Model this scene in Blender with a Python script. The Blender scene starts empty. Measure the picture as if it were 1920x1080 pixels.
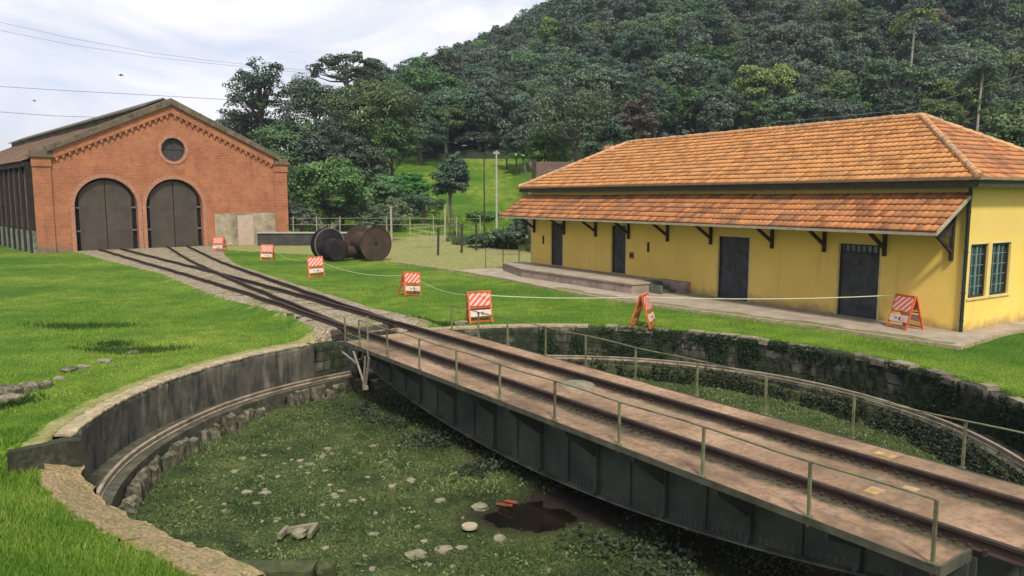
import bpy, math, random
import numpy as np
from mathutils import Vector, Matrix
R = math.radians
random.seed(7); rng = np.random.default_rng(7)
scene = bpy.context.scene
col = scene.collection

# ------------------------------------------------------------ camera, sky, sun, exposure
cam = bpy.data.cameras.new('camera'); cam.lens = 26.8; cam.sensor_width = 36
cam.clip_start = .1; cam.clip_end = 6000
camo = bpy.data.objects.new('camera', cam); col.objects.link(camo)
camo.location = (0, 0, 4.35); camo.rotation_euler = (R(90 - 6.74), 0, 0)
scene.camera = camo

SUN_EL, SUN_AZ = 50, 171          # azimuth measured from +Y towards +X
world = bpy.data.worlds.new("World"); scene.world = world; world.use_nodes = True
wt = world.node_tree; wt.nodes.clear()
wo = wt.nodes.new('ShaderNodeOutputWorld'); wb = wt.nodes.new('ShaderNodeBackground')
sky = wt.nodes.new('ShaderNodeTexSky'); sky.sky_type = 'NISHITA'; sky.sun_disc = False
sky.sun_elevation = R(SUN_EL); sky.sun_rotation = R(SUN_AZ); sky.air_density = 1.0; sky.dust_density = 1.5
tc = wt.nodes.new('ShaderNodeTexCoord'); mp = wt.nodes.new('ShaderNodeMapping'); mp.inputs['Scale'].default_value = (1, 1, 2.6)
mp.inputs['Location'].default_value = (.35, .1, .2)
nz = wt.nodes.new('ShaderNodeTexNoise'); nz.inputs['Scale'].default_value = 2.1; nz.inputs['Detail'].default_value = 6; nz.inputs['Roughness'].default_value = .5
nz.inputs['Distortion'].default_value = .5
rp = wt.nodes.new('ShaderNodeValToRGB'); rp.color_ramp.elements[0].position = .36; rp.color_ramp.elements[1].position = .56
rp.color_ramp.elements[0].color = (.12, .12, .12, 1)
mx = wt.nodes.new('ShaderNodeMix'); mx.data_type = 'RGBA'
tint = wt.nodes.new('ShaderNodeMix'); tint.data_type = 'RGBA'; tint.blend_type = 'MULTIPLY'; tint.inputs[0].default_value = 1
tint.inputs[7].default_value = (1.22, 1.0, 1.06, 1)
L = wt.links.new
L(tc.outputs['Generated'], mp.inputs['Vector']); L(mp.outputs[0], nz.inputs['Vector']); 
sx_ = wt.nodes.new('ShaderNodeSeparateXYZ'); L(tc.outputs['Generated'], sx_.inputs[0])
ma = wt.nodes.new('ShaderNodeMapRange'); ma.inputs['From Min'].default_value = -.62; ma.inputs['From Max'].default_value = -.25; ma.inputs['To Min'].default_value = -.16; ma.inputs['To Max'].default_value = .05; L(sx_.outputs[0], ma.inputs['Value'])
ad = wt.nodes.new('ShaderNodeMath'); ad.operation = 'ADD'; L(nz.outputs['Fac'], ad.inputs[0]); L(ma.outputs[0], ad.inputs[1]); L(ad.outputs[0], rp.inputs[0])
L(rp.outputs['Color'], mx.inputs[0]); L(sky.outputs[0], tint.inputs[6]); L(tint.outputs[2], mx.inputs[6]); mx.inputs[7].default_value = (6.6, 6.35, 6.35, 1)
nz2 = wt.nodes.new('ShaderNodeTexNoise'); nz2.inputs['Scale'].default_value = 3.4; nz2.inputs['Detail'].default_value = 7; nz2.inputs['Roughness'].default_value = .55; nz2.inputs['Distortion'].default_value = .8; L(mp.outputs[0], nz2.inputs['Vector'])
rp2 = wt.nodes.new('ShaderNodeValToRGB'); rp2.color_ramp.elements[0].position = .40; rp2.color_ramp.elements[1].position = .60; rp2.color_ramp.elements[0].color = (.64, .70, .82, 1); rp2.color_ramp.elements[1].color = (1, 1, 1, 1); L(nz2.outputs['Fac'], rp2.inputs[0])
cm = wt.nodes.new('ShaderNodeMix'); cm.data_type = 'RGBA'; cm.blend_type = 'MULTIPLY'; cm.inputs[0].default_value = 1; cm.inputs[6].default_value = (8.4, 8.1, 7.9, 1); L(rp2.outputs[0], cm.inputs[7]); L(cm.outputs[2], mx.inputs[7])
L(mx.outputs[2], wb.inputs['Color']); wb.inputs['Strength'].default_value = .092
L(wb.outputs[0], wo.inputs['Surface'])
sl = bpy.data.lights.new('sun', 'SUN'); sl.energy = 2.5; sl.angle = R(7); sl.color = (1, .95, .86)
so = bpy.data.objects.new('sun', sl); col.objects.link(so)
sd = Vector((math.sin(R(SUN_AZ)) * math.cos(R(SUN_EL)), math.cos(R(SUN_AZ)) * math.cos(R(SUN_EL)), math.sin(R(SUN_EL))))
so.rotation_euler = sd.to_track_quat('Z', 'Y').to_euler(); so.location = (0, -20, 60)
vs = scene.view_settings; vs.view_transform = 'Standard'; vs.look = 'None'; vs.gamma = 1; vs.exposure = .72; vs.use_curve_mapping = False

# ------------------------------------------------------------ measured frames of the place
def V2(*a): return np.array(a, float)
PC = V2(1.25, 16.15)                 # centre of the turntable pit
BN = V2(.815, .579); BD = V2(.579, -.815)   # across / along the bridge
BCD = float(PC @ BD)
YC = V2(14.5, 24.32); YD = V2(-.5371, .8435); YN = V2(.8435, .5371)   # yellow station corner, along, inwards
KB = V2(-37.14, 59.84); KF = V2(.7397, .6729); KS = V2(-.6729, .7397) # brick shed corner, front, depth

# ------------------------------------------------------------ helpers
def tag(o, label=None, cat=None, group=None, kind=None):
    if label: o['label'] = label
    if cat: o['category'] = cat
    if group: o['group'] = group
    if kind: o['kind'] = kind
    return o
def empty(name, loc=(0, 0, 0), rz=0, label=None, cat=None, group=None):
    o = bpy.data.objects.new(name, None); col.objects.link(o); o.empty_display_size = .3
    o.location = loc; o.rotation_euler = (0, 0, rz)
    return tag(o, label, cat, group)
class MB:
    def __init__(s): s.v = []; s.f = []; s.m = []; s.cur = 0
    def quad(s, *p):
        i = len(s.v); s.v += [tuple(q) for q in p]; s.f.append(tuple(range(i, i + len(p)))); s.m.append(s.cur)
    def box(s, x0, x1, y0, y1, z0, z1, M=None):
        i = len(s.v)
        P = [(x0,y0,z0),(x1,y0,z0),(x1,y1,z0),(x0,y1,z0),(x0,y0,z1),(x1,y0,z1),(x1,y1,z1),(x0,y1,z1)]
        if M is not None: P = [tuple(M @ Vector(p)) for p in P]
        s.v += P
        for q in ((0,3,2,1),(4,5,6,7),(0,1,5,4),(1,2,6,5),(2,3,7,6),(3,0,4,7)): s.f.append(tuple(i + k for k in q)); s.m.append(s.cur)
    def bar(s, p, q, w, h=None, up=(0, 0, 1)):
        h = h or w; p = Vector(p); q = Vector(q); a = (q - p); Ln = a.length; a.normalize(); u = Vector(up)
        if abs(a.dot(u)) > .98: u = Vector((1, 0, 0))
        x = a.cross(u).normalized(); z = x.cross(a)
        i = len(s.v)
        for b in (p, q):
            for (sx, sz) in ((-1,-1),(1,-1),(1,1),(-1,1)): s.v.append(tuple(b + x * sx * w / 2 + z * sz * h / 2))
        for k in ((0,1,2,3),(7,6,5,4),(0,4,5,1),(1,5,6,2),(2,6,7,3),(3,7,4,0)): s.f.append(tuple(i + j for j in k)); s.m.append(s.cur)
    def tube(s, pts, r, n=8, cap=True):
        pts = [Vector(p) for p in pts]; rs = r if isinstance(r, (list, tuple)) else [r] * len(pts)
        rings = []; ref = None
        for k, p in enumerate(pts):
            a = (pts[min(k + 1, len(pts) - 1)] - pts[max(k - 1, 0)]).normalized()
            if ref is None: ref = Vector((0, 0, 1)) if abs(a.z) < .9 else Vector((1, 0, 0))
            x = a.cross(ref); 
            if x.length < 1e-4: x = a.cross(Vector((0, 1, 0)))
            x.normalize(); y = a.cross(x).normalized(); ref = -y if False else ref
            i = len(s.v); rings.append(i)
            for j in range(n):
                t = 2 * math.pi * j / n; s.v.append(tuple(p + (x * math.cos(t) + y * math.sin(t)) * rs[k]))
        for a, b in zip(rings, rings[1:]):
            for j in range(n):
                s.f.append((a + j, a + (j + 1) % n, b + (j + 1) % n, b + j)); s.m.append(s.cur)
        if cap:
            s.f.append(tuple(rings[0] + j for j in reversed(range(n)))); s.m.append(s.cur)
            s.f.append(tuple(rings[-1] + j for j in range(n))); s.m.append(s.cur)
    def prism(s, poly, fn, t0, t1):
        """poly of 2-D points, fn(a,b,t)->3-D, between t0 and t1"""
        i = len(s.v); n = len(poly)
        for t in (t0, t1):
            for a, b in poly: s.v.append(tuple(fn(a, b, t)))
        s.f.append(tuple(i + k for k in range(n))); s.m.append(s.cur)
        s.f.append(tuple(i + n + k for k in reversed(range(n)))); s.m.append(s.cur)
        for k in range(n): s.f.append((i + k, i + n + k, i + n + (k + 1) % n, i + (k + 1) % n)); s.m.append(s.cur)
    def sweep(s, pts, prof, closed=False):
        """profile (side, up) swept along a horizontal-ish polyline"""
        pts = [Vector(p) for p in pts]; rings = []; n = len(prof)
        for k, p in enumerate(pts):
            a = pts[min(k + 1, len(pts) - 1)] - pts[max(k - 1, 0)]; a.z = 0; a.normalize()
            x = Vector((a.y, -a.x, 0)); i = len(s.v); rings.append(i)
            for u, w in prof: s.v.append(tuple(p + x * u + Vector((0, 0, w))))
        for a, b in zip(rings, rings[1:]):
            for j in range(n): s.f.append((a + j, a + (j + 1) % n, b + (j + 1) % n, b + j)); s.m.append(s.cur)
        s.f.append(tuple(rings[0] + j for j in reversed(range(n)))); s.m.append(s.cur)
        s.f.append(tuple(rings[-1] + j for j in range(n))); s.m.append(s.cur)
    def rock(s, c, r, sq=.6, n=7, seed=None):
        rr = random.Random(seed if seed is not None else random.random()); i = len(s.v); c = Vector(c)
        rows = 5; yaw = rr.random() * 6; ax = rr.uniform(.75, 1.3)
        for a in range(rows):
            ph = math.pi * (a + .5) / rows
            for b in range(n):
                t = 2 * math.pi * b / n + yaw; k = rr.uniform(.78, 1.12)
                sx = min(1, math.sin(ph) * 1.25)
                s.v.append((c.x + r * ax * sx * math.cos(t) * k, c.y + r / ax * sx * math.sin(t) * k, c.z + r * sq * math.cos(ph) * rr.uniform(.85, 1.1)))
        for a in range(rows - 1):
            for b in range(n): s.f.append((i + a * n + b, i + (a + 1) * n + b, i + (a + 1) * n + (b + 1) % n, i + a * n + (b + 1) % n)); s.m.append(s.cur)
        s.f.append(tuple(i + b for b in range(n))); s.m.append(s.cur)
        s.f.append(tuple(i + (rows - 1) * n + b for b in reversed(range(n)))); s.m.append(s.cur)
    def build(s, name, mats, parent=None, smooth=False, fix=True):
        me = bpy.data.meshes.new(name); me.from_pydata(s.v, [], s.f)
        mats = mats if isinstance(mats, (list, tuple)) else [mats]
        for m in mats: me.materials.append(m)
        if len(mats) > 1: me.polygons.foreach_set('material_index', s.m)
        if smooth: me.polygons.foreach_set('use_smooth', [True] * len(me.polygons))
        me.update()
        if fix:
            import bmesh
            bm = bmesh.new(); bm.from_mesh(me); bmesh.ops.recalc_face_normals(bm, faces=bm.faces); bm.to_mesh(me); bm.free()
        o = bpy.data.objects.new(name, me); col.objects.link(o)
        if parent: o.parent = parent
        return o
def np_mesh(name, verts, faces, mat, parent=None, attrs=None, smooth=False, mat_idx=None):
    """verts (N,3), faces (M,k) numpy"""
    verts = np.asarray(verts, np.float32); faces = np.asarray(faces, np.int32); k = faces.shape[1]
    me = bpy.data.meshes.new(name); me.vertices.add(len(verts)); me.vertices.foreach_set('co', verts.ravel())
    me.loops.add(faces.size); me.loops.foreach_set('vertex_index', faces.ravel())
    me.polygons.add(len(faces)); me.polygons.foreach_set('loop_start', np.arange(0, faces.size, k, dtype=np.int32))
    try: me.polygons.foreach_set('loop_total', np.full(len(faces), k, np.int32))
    except Exception: pass
    for m in (mat if isinstance(mat, (list, tuple)) else [mat]): me.materials.append(m)
    if mat_idx is not None: me.polygons.foreach_set('material_index', np.asarray(mat_idx, np.int32))
    if smooth: me.polygons.foreach_set('use_smooth', np.ones(len(faces), bool))
    for an, av in (attrs or {}).items():
        av = np.asarray(av, np.float32)
        a = me.attributes.new(an, 'FLOAT_VECTOR' if av.ndim == 2 else 'FLOAT', 'POINT')
        a.data.foreach_set('vector' if av.ndim == 2 else 'value', av.ravel())
    me.update(calc_edges=True); me.validate()
    if name is None: return me
    o = bpy.data.objects.new(name, me); col.objects.link(o)
    if parent: o.parent = parent
    return o
def grid_faces(nu, nv, wrap=False):
    i = np.arange(nu - (0 if wrap else 1))[:, None]; j = np.arange(nv - 1)[None, :]
    i2 = (i + 1) % nu
    return np.stack([i * nv + j + 0 * i, i2 * nv + j, i2 * nv + j + 1, i * nv + j + 1], -1).reshape(-1, 4)
def sm(a, b, x):
    t = np.clip((np.asarray(x, float) - a) / (b - a), 0, 1); return t * t * (3 - 2 * t)
def wav(x, y, s=1.0, seed=0):
    r = np.random.default_rng(seed); o = 0
    for k in range(6):
        a = r.uniform(0, 6.28); fr = s * (1.6 ** k) * r.uniform(.8, 1.2)
        o = o + np.sin((x * math.cos(a) + y * math.sin(a)) * fr + r.uniform(0, 6)) * np.cos((-x * math.sin(a) + y * math.cos(a)) * fr * .8 + r.uniform(0, 6)) / (1.5 ** k)
    return o / 2.2

# ------------------------------------------------------------ materials
class NT:
    def __init__(s, name):
        s.m = bpy.data.materials.new(name); s.m.use_nodes = True; s.t = s.m.node_tree; s.t.nodes.clear()
        s.out = s.t.nodes.new('ShaderNodeOutputMaterial'); s.b = s.t.nodes.new('ShaderNodeBsdfPrincipled')
        s.l(s.b.outputs[0], s.out.inputs[0]); s.co = s.t.nodes.new('ShaderNodeTexCoord')
        s.b.inputs['Specular IOR Level'].default_value = .3
    def l(s, a, b): s.t.links.new(a, b)
    def set(s, sock, v):
        if isinstance(v, bpy.types.NodeSocket): s.l(v, sock)
        else: sock.default_value = v if not (isinstance(v, tuple) and len(v) == 3 and sock.type == 'RGBA') else (*v, 1)
    def noise(s, sc, det=4, rough=.55, vec=None, dist=0):
        n = s.t.nodes.new('ShaderNodeTexNoise'); n.inputs['Scale'].default_value = sc; n.inputs['Detail'].default_value = det
        n.inputs['Roughness'].default_value = rough; n.inputs['Distortion'].default_value = dist
        s.l(vec if vec is not None else s.co.outputs['Object'], n.inputs['Vector']); return n.outputs['Fac']
    def vor(s, sc, out='Distance', vec=None, feat='F1'):
        n = s.t.nodes.new('ShaderNodeTexVoronoi'); n.feature = feat; n.inputs['Scale'].default_value = sc
        s.l(vec if vec is not None else s.co.outputs['Object'], n.inputs['Vector']); return n.outputs[out]
    def ramp(s, fac, stops, interp='LINEAR'):
        n = s.t.nodes.new('ShaderNodeValToRGB'); e = n.color_ramp.elements; n.color_ramp.interpolation = interp
        while len(e) < len(stops): e.new(.5)
        for k, (p, c) in enumerate(stops):
            e[k].position = p; c = (c, c, c) if not isinstance(c, tuple) else c; e[k].color = (*c, 1)
        s.set(n.inputs[0], fac); return n.outputs[0]
    def mix(s, f, a, b, mode='MIX'):
        n = s.t.nodes.new('ShaderNodeMix'); n.data_type = 'RGBA'; n.blend_type = mode; n.clamp_factor = True
        s.set(n.inputs[0], f); s.set(n.inputs[6], a); s.set(n.inputs[7], b); return n.outputs[2]
    def math(s, op, a, b=0.0, c=0.0, clamp=False):
        n = s.t.nodes.new('ShaderNodeMath'); n.operation = op; n.use_clamp = clamp
        s.set(n.inputs[0], a); s.set(n.inputs[1], b); s.set(n.inputs[2], c); return n.outputs[0]
    def map(s, scale=(1, 1, 1), loc=(0, 0, 0), rot=(0, 0, 0), vec=None):
        n = s.t.nodes.new('ShaderNodeMapping'); n.inputs['Scale'].default_value = scale; n.inputs['Location'].default_value = loc; n.inputs['Rotation'].default_value = rot
        s.l(vec if vec is not None else s.co.outputs['Object'], n.inputs[0]); return n.outputs[0]
    def attr(s, name, out='Fac'):
        n = s.t.nodes.new('ShaderNodeAttribute'); n.attribute_name = name; return n.outputs[out]
    def sep(s, vec=None):
        n = s.t.nodes.new('ShaderNodeSeparateXYZ'); s.l(vec if vec is not None else s.co.outputs['Object'], n.inputs[0]); return n.outputs
    def comb(s, x, y, z=0.0):
        n = s.t.nodes.new('ShaderNodeCombineXYZ'); s.set(n.inputs[0], x); s.set(n.inputs[1], y); s.set(n.inputs[2], z); return n.outputs[0]
    def bump(s, h, st=.4, d=.02):
        n = s.t.nodes.new('ShaderNodeBump'); n.inputs['Strength'].default_value = st; n.inputs['Distance'].default_value = d
        s.set(n.inputs['Height'], h); s.l(n.outputs[0], s.b.inputs['Normal'])
    def fin(s, col, rough=.85, metal=0.0, spec=None):
        s.set(s.b.inputs['Base Color'], col); s.set(s.b.inputs['Roughness'], rough); s.b.inputs['Metallic'].default_value = metal
        if spec is not None: s.b.inputs['Specular IOR Level'].default_value = spec
        return s.m
def simple(name, c, rough=.7, var=.25, sc=4, metal=0, bump=.15, dirt=None):
    n = NT(name); k = n.noise(sc, 5); d = tuple(x * (1 - var) for x in c); l = tuple(min(1, x * (1 + var)) for x in c)
    cc = n.ramp(k, [(.3, d), (.7, l)])
    if dirt: cc = n.mix(n.ramp(n.noise(sc * .35, 6, .65), [(.5, 0.), (.68, 1.)]), cc, dirt)
    n.bump(n.noise(sc * 8, 3), bump, .01); return n.fin(cc, rough, metal)

M = {}
def mk_ground():
    n = NT('lawn_ground')
    big = n.noise(.16, 3, .5); mid = n.noise(1.1, 5, .6); fine = n.noise(14, 4, .7)
    g = n.ramp(big, [(.35, (.075, .165, .016)), (.5, (.17, .265, .024)), (.66, (.28, .34, .05))])
    g = n.mix(n.ramp(mid, [(.35, .75), (.65, 0.)]), g, (.055, .12, .012))
    g = n.mix(n.ramp(n.noise(.7, 7, .7), [(.58, 0.), (.72, .6)]), g, (.16, .15, .05))
    g = n.mix(n.ramp(fine, [(.4, .7), (.6, 0.)]), g, (.02, .06, .006))
    dr = n.ramp(n.noise(2.2, 5, .6), [(.3, (.20, .21, .065)), (.7, (.38, .34, .15))])
    dr = n.mix(n.ramp(fine, [(.4, .5), (.62, 0.)]), dr, (.10, .12, .03))
    st = n.vor(16, 'Color'); sd_ = n.sep(st)[0]
    gr = n.ramp(sd_, [(0., (.19, .15, .105)), (.5, (.37, .295, .215)), (1., (.54, .44, .33))])
    gr = n.mix(n.ramp(n.noise(1.6, 5, .65), [(.46, 0.), (.62, .8)]), gr, (.20, .20, .06))
    gr = n.mix(n.ramp(n.vor(16), [(.3, 0.), (.7, .5)]), gr, (.07, .06, .04))
    nf = n.math('MULTIPLY', n.math('SUBTRACT', n.noise(2.6, 5, .65), .5), 1.4)
    fd = n.ramp(n.math('ADD', n.attr('dry'), nf), [(.42, 0.), (.6, 1.)])
    fg = n.ramp(n.math('ADD', n.attr('gravel'), nf), [(.42, 0.), (.56, 1.)])
    c = n.mix(fd, g, dr); c = n.mix(fg, c, gr)
    c = n.mix(n.ramp(n.math('ADD', n.attr('soil_dark'), n.math('MULTIPLY', nf, .6)), [(.4, 0.), (.6, 1.)]), c, n.ramp(fine, [(.3, (.03, .024, .014)), (.7, (.10, .08, .045))]))
    n.bump(n.math('ADD', n.math('MULTIPLY', fine, .5), n.math('MULTIPLY', n.vor(16), .7)), .7, .05)
    return n.fin(c, .95, spec=.1)
M['ground'] = mk_ground()
def mk_blade(name, a, b, c3, patch=.16):
    n = NT(name); k = n.attr('rnd'); c = n.ramp(k, [(0., a), (.55, b), (1., c3)])
    big = n.noise(patch, 3, .5)
    c = n.mix(n.ramp(big, [(.36, .5), (.6, 0.)]), c, tuple(x * f for x, f in zip(a, (.8, 1.05, .9))))
    tr = n.t.nodes.new('ShaderNodeBsdfTranslucent'); n.set(tr.inputs[0], c); ms = n.t.nodes.new('ShaderNodeMixShader'); ms.inputs[0].default_value = .3
    n.l(n.b.outputs[0], ms.inputs[1]); n.l(tr.outputs[0], ms.inputs[2]); n.l(ms.outputs[0], n.out.inputs[0])
    return n.fin(c, .6, spec=.2)
M['blade'] = mk_blade('lawn_blades', (.065, .155, .018), (.20, .33, .035), (.46, .50, .11))
M['pitblade'] = mk_blade('pit_weeds', (.04, .07, .024), (.14, .19, .06), (.36, .39, .16), .9)
M['dryblade'] = mk_blade('dry_blades', (.15, .17, .045), (.27, .27, .09), (.40, .37, .16), .5)
def mk_floor():
    n = NT('pit_floor'); k = n.noise(1.2, 6, .65); f = n.noise(18, 4, .7)
    c = n.ramp(k, [(.3, (.022, .034, .014)), (.5, (.075, .105, .03)), (.7, (.16, .18, .055))])
    c = n.mix(n.ramp(f, [(.4, .7), (.6, 0.)]), c, (.012, .02, .008))
    c = n.mix(n.ramp(n.math('ADD', n.attr('soil_dark'), n.math('MULTIPLY', n.math('SUBTRACT', k, .5), 1.)), [(.35, 0.), (.65, 1.)]), c, (.028, .022, .014))
    n.bump(n.math('ADD', f, n.noise(5, 5, .7)), .9, .06); return n.fin(c, .95, spec=.15)
M['floor'] = mk_floor()
def mk_water():
    n = NT('puddle_water'); c = n.ramp(n.noise(1.3, 4), [(.45, (.008, .007, .005)), (.68, (.022, .012, .007)), (.85, (.07, .026, .010))])
    n.bump(n.noise(9, 2), .06, .01); return n.fin(c, .08, spec=.6)
M['water'] = mk_water()
def mk_brick():
    n = NT('red_brick'); o = n.sep()
    uv = n.comb(n.math('ADD', o[0], o[1]), o[2])
    b = n.t.nodes.new('ShaderNodeTexBrick'); n.l(uv, b.inputs['Vector']); b.offset = .5
    b.inputs['Color1'].default_value = (.37, .10, .046, 1); b.inputs['Color2'].default_value = (.24, .068, .034, 1); b.inputs['Mortar'].default_value = (.36, .215, .12, 1)
    b.inputs['Scale'].default_value = 1; b.inputs['Mortar Size'].default_value = .02; b.inputs['Brick Width'].default_value = .36; b.inputs['Row Height'].default_value = .15; b.inputs['Bias'].default_value = -.1
    c = b.outputs['Color']
    c = n.mix(n.ramp(n.noise(.45, 6, .6), [(.35, .5), (.6, 0.)]), c, (.50, .22, .10), 'MIX')
    c = n.mix(n.ramp(n.noise(1.3, 6, .65), [(.5, 0.), (.68, .6)]), c, (.22, .085, .045))
    # damp greenish foot of the wall and dark streaks
    low = n.math('ADD', o[2], n.math('MULTIPLY', n.math('SUBTRACT', n.noise(.9, 5, .6), .5), 2.4))
    c = n.mix(n.ramp(low, [(.3, .85), (.85, 0.)]), c, n.ramp(n.noise(6, 4), [(.3, (.10, .095, .06)), (.7, (.22, .19, .13))]))
    stv = n.noise(1, 4, .6, n.map((2.6, 2.6, .12)))
    c = n.mix(n.ramp(stv, [(.58, 0.), (.75, .4)]), c, (.14, .07, .04))
    n.bump(n.math('MULTIPLY', b.outputs['Fac'], -1.), .5, .012); return n.fin(c, .9)
M['brick'] = mk_brick()
def mk_sidebrick():
    n = NT('sooty_side_wall'); o = n.sep(); uv = n.comb(n.math('ADD', o[0], o[1]), o[2])
    b = n.t.nodes.new('ShaderNodeTexBrick'); n.l(uv, b.inputs['Vector'])
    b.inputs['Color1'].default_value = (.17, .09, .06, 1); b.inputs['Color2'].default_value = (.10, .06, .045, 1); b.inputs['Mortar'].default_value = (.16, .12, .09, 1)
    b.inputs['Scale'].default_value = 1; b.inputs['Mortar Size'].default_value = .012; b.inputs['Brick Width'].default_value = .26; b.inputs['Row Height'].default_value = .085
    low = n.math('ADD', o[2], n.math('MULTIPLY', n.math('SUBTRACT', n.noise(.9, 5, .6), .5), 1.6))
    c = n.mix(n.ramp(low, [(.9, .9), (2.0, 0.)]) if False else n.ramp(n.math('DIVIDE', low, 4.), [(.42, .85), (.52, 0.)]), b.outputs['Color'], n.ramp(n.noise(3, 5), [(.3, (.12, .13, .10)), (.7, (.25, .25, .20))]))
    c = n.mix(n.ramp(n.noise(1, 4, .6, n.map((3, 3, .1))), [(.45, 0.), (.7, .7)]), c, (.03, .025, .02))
    n.bump(b.outputs['Fac'], -.4 if False else .3, .01); return n.fin(c, .9)
M['sidebrick'] = mk_sidebrick()
def mk_tile(name, a, b, moss, mossf=(.58, .8), lich=.35):
    n = NT(name); t = n.attr('tuv', 'Vector'); o = n.sep(t)
    fl = n.comb(n.math('FLOOR', o[0]), n.math('FLOOR', o[1]))
    w = n.t.nodes.new('ShaderNodeTexWhiteNoise'); w.noise_dimensions = '2D'; n.l(fl, w.inputs['Vector'])
    c = n.ramp(w.outputs['Value'], [(0., b), (.45, a), (1., tuple(min(1, x * 1.22) for x in a))])
    c = n.mix(n.ramp(n.noise(.9, 6, .65), [(mossf[0], 0.), (mossf[1], .8)]), c, moss)
    c = n.mix(n.ramp(n.noise(7, 5, .7), [(.5, 0.), (.72, lich)]), c, (.20, .13, .07))
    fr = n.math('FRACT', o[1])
    c = n.mix(n.ramp(fr, [(.0, .75), (.14, 0.)]), c, (.13, .045, .02))   # darker along the lower edge of each course
    n.bump(n.noise(30, 3), .3, .008); return n.fin(c, .8)
M['tile'] = mk_tile('clay_tiles', (.50, .225, .072), (.36, .14, .045), (.25, .17, .07), (.5, .8))
M['tile2'] = mk_tile('weathered_canopy_tiles', (.44, .175, .06), (.22, .08, .032), (.14, .09, .05), (.46, .7), .6)
M['oldroof'] = mk_tile('sooty_shed_roof', (.20, .135, .075), (.14, .095, .055), (.10, .095, .06), (.5, .75), .4)
M['ridge'] = simple('ridge_tile_clay', (.50, .27, .13), .85, .35, 5, dirt=(.24, .20, .12))
def mk_yellow():
    n = NT('yellow_render'); o = n.sep(); k = n.noise(.6, 5, .6)
    c = n.ramp(k, [(.3, (.76, .52, .11)), (.7, (.86, .61, .15))])
    c = n.mix(n.ramp(n.noise(1, 5, .6, n.map((2.2, 2.2, .25))), [(.56, 0.), (.78, .35)]), c, (.46, .31, .09))
    c = n.mix(n.ramp(n.noise(1.7, 7, .7), [(.60, 0.), (.66, .3)]), c, (.62, .50, .26))
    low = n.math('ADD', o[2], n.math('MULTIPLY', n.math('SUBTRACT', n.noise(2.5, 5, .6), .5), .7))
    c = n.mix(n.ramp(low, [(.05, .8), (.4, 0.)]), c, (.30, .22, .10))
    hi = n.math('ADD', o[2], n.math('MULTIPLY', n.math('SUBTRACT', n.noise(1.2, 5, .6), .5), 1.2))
    c = n.mix(n.ramp(n.math('SUBTRACT', hi, 2.4), [(.0, 0.), (.9, .35)]), c, (.46, .36, .13))   # duller olive tone towards the top of the wall
    n.bump(n.noise(25, 4), .15, .01); return n.fin(c, .85)
M['yellow'] = mk_yellow()
M['cream'] = simple('cream_trim', (.60, .50, .24), .8, .15, 3)
M['gutter'] = simple('painted_gutter', (.36, .30, .20), .6, .2, 3)
M['darkwood'] = simple('dark_stained_wood', (.035, .028, .020), .7, .3, 6)
M['soffit'] = simple('soffit_boards', (.05, .048, .032), .8, .25, 5)
M['pipe'] = simple('dark_green_pipe', (.022, .028, .018), .5, .2, 5)
def mk_door():
    n = NT('dark_plank_door'); o = n.sep(); s = n.math('ADD', o[0], o[1])
    fr = n.math('FRACT', n.math('MULTIPLY', s, 7.)); c = n.ramp(n.noise(3, 5), [(.3, (.030, .033, .036)), (.7, (.075, .076, .078))])
    c = n.mix(n.ramp(fr, [(.0, 1.), (.07, 0.)]), c, (.008, .008, .008))
    n.bump(n.ramp(fr, [(.0, 0.), (.08, 1.)]), .5, .01); return n.fin(c, .55)
M['door'] = mk_door()
def mk_sheddoor():
    n = NT('sheet_steel_door'); o = n.sep()
    c = n.ramp(n.noise(.9, 6, .6), [(.3, (.05, .042, .033)), (.7, (.085, .068, .052))])
    c = n.mix(n.ramp(n.noise(1, 5, .6, n.map((3, 3, .2))), [(.5, 0.), (.75, .5)]), c, (.10, .07, .045))
    c = n.mix(n.ramp(n.math('FRACT', n.math('MULTIPLY', o[2], .62)), [(0., .5), (.03, 0.)]), c, (.02, .018, .016))
    n.bump(n.noise(4, 3), .2, .02); return n.fin(c, .6)
M['sheddoor'] = mk_sheddoor()
M['black'] = simple('black_void', (.008, .008, .008), .8, .2, 4)
def mk_glass():
    n = NT('window_glass'); return n.fin(n.ramp(n.noise(.8, 3), [(.35, (.010, .020, .020)), (.65, (.035, .055, .05))]), .12, spec=.5)
M['glass'] = mk_glass()
M['frame'] = simple('window_frame_paint', (.06, .085, .075), .6, .2, 6)
def mk_conc(name, a, b, moss, mf=(.5, .68), sc=1.3, streak=True):
    n = NT(name); c = n.ramp(n.noise(sc, 7, .62), [(.3, a), (.7, b)])
    if streak: c = n.mix(n.ramp(n.noise(1, 6, .7, n.map((1.7, 1.7, .45)), .6), [(.46, 0.), (.72, .8)]), c, tuple(x * .3 for x in a))
    c = n.mix(n.ramp(n.noise(sc * 2.3, 6, .7), [(mf[0], 0.), (mf[1], .9)]), c, moss)
    n.bump(n.noise(16, 5, .7), .5, .02); return n.fin(c, .9)
def mk_wallc():
    n = NT('stained_pit_concrete'); c = n.ramp(n.noise(1.3, 7, .65), [(.32, (.045, .045, .036)), (.5, (.09, .085, .065)), (.7, (.17, .155, .115))])
    v = n.attr('wuv', 'Vector')
    c = n.mix(n.ramp(n.noise(1, 5, .65, n.map((2.4, .35, 1), vec=v), .3), [(.54, 0.), (.68, .75)]), c, (.30, .255, .17))
    c = n.mix(n.ramp(n.noise(1, 6, .7, n.map((3.7, .5, 1), loc=(4, 2, 0), vec=v), .4), [(.5, 0.), (.66, .85)]), c, (.022, .024, .018))
    n.bump(n.noise(14, 5, .7), .5, .02); return n.fin(c, .92)
M['wallc'] = mk_wallc()
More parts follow.
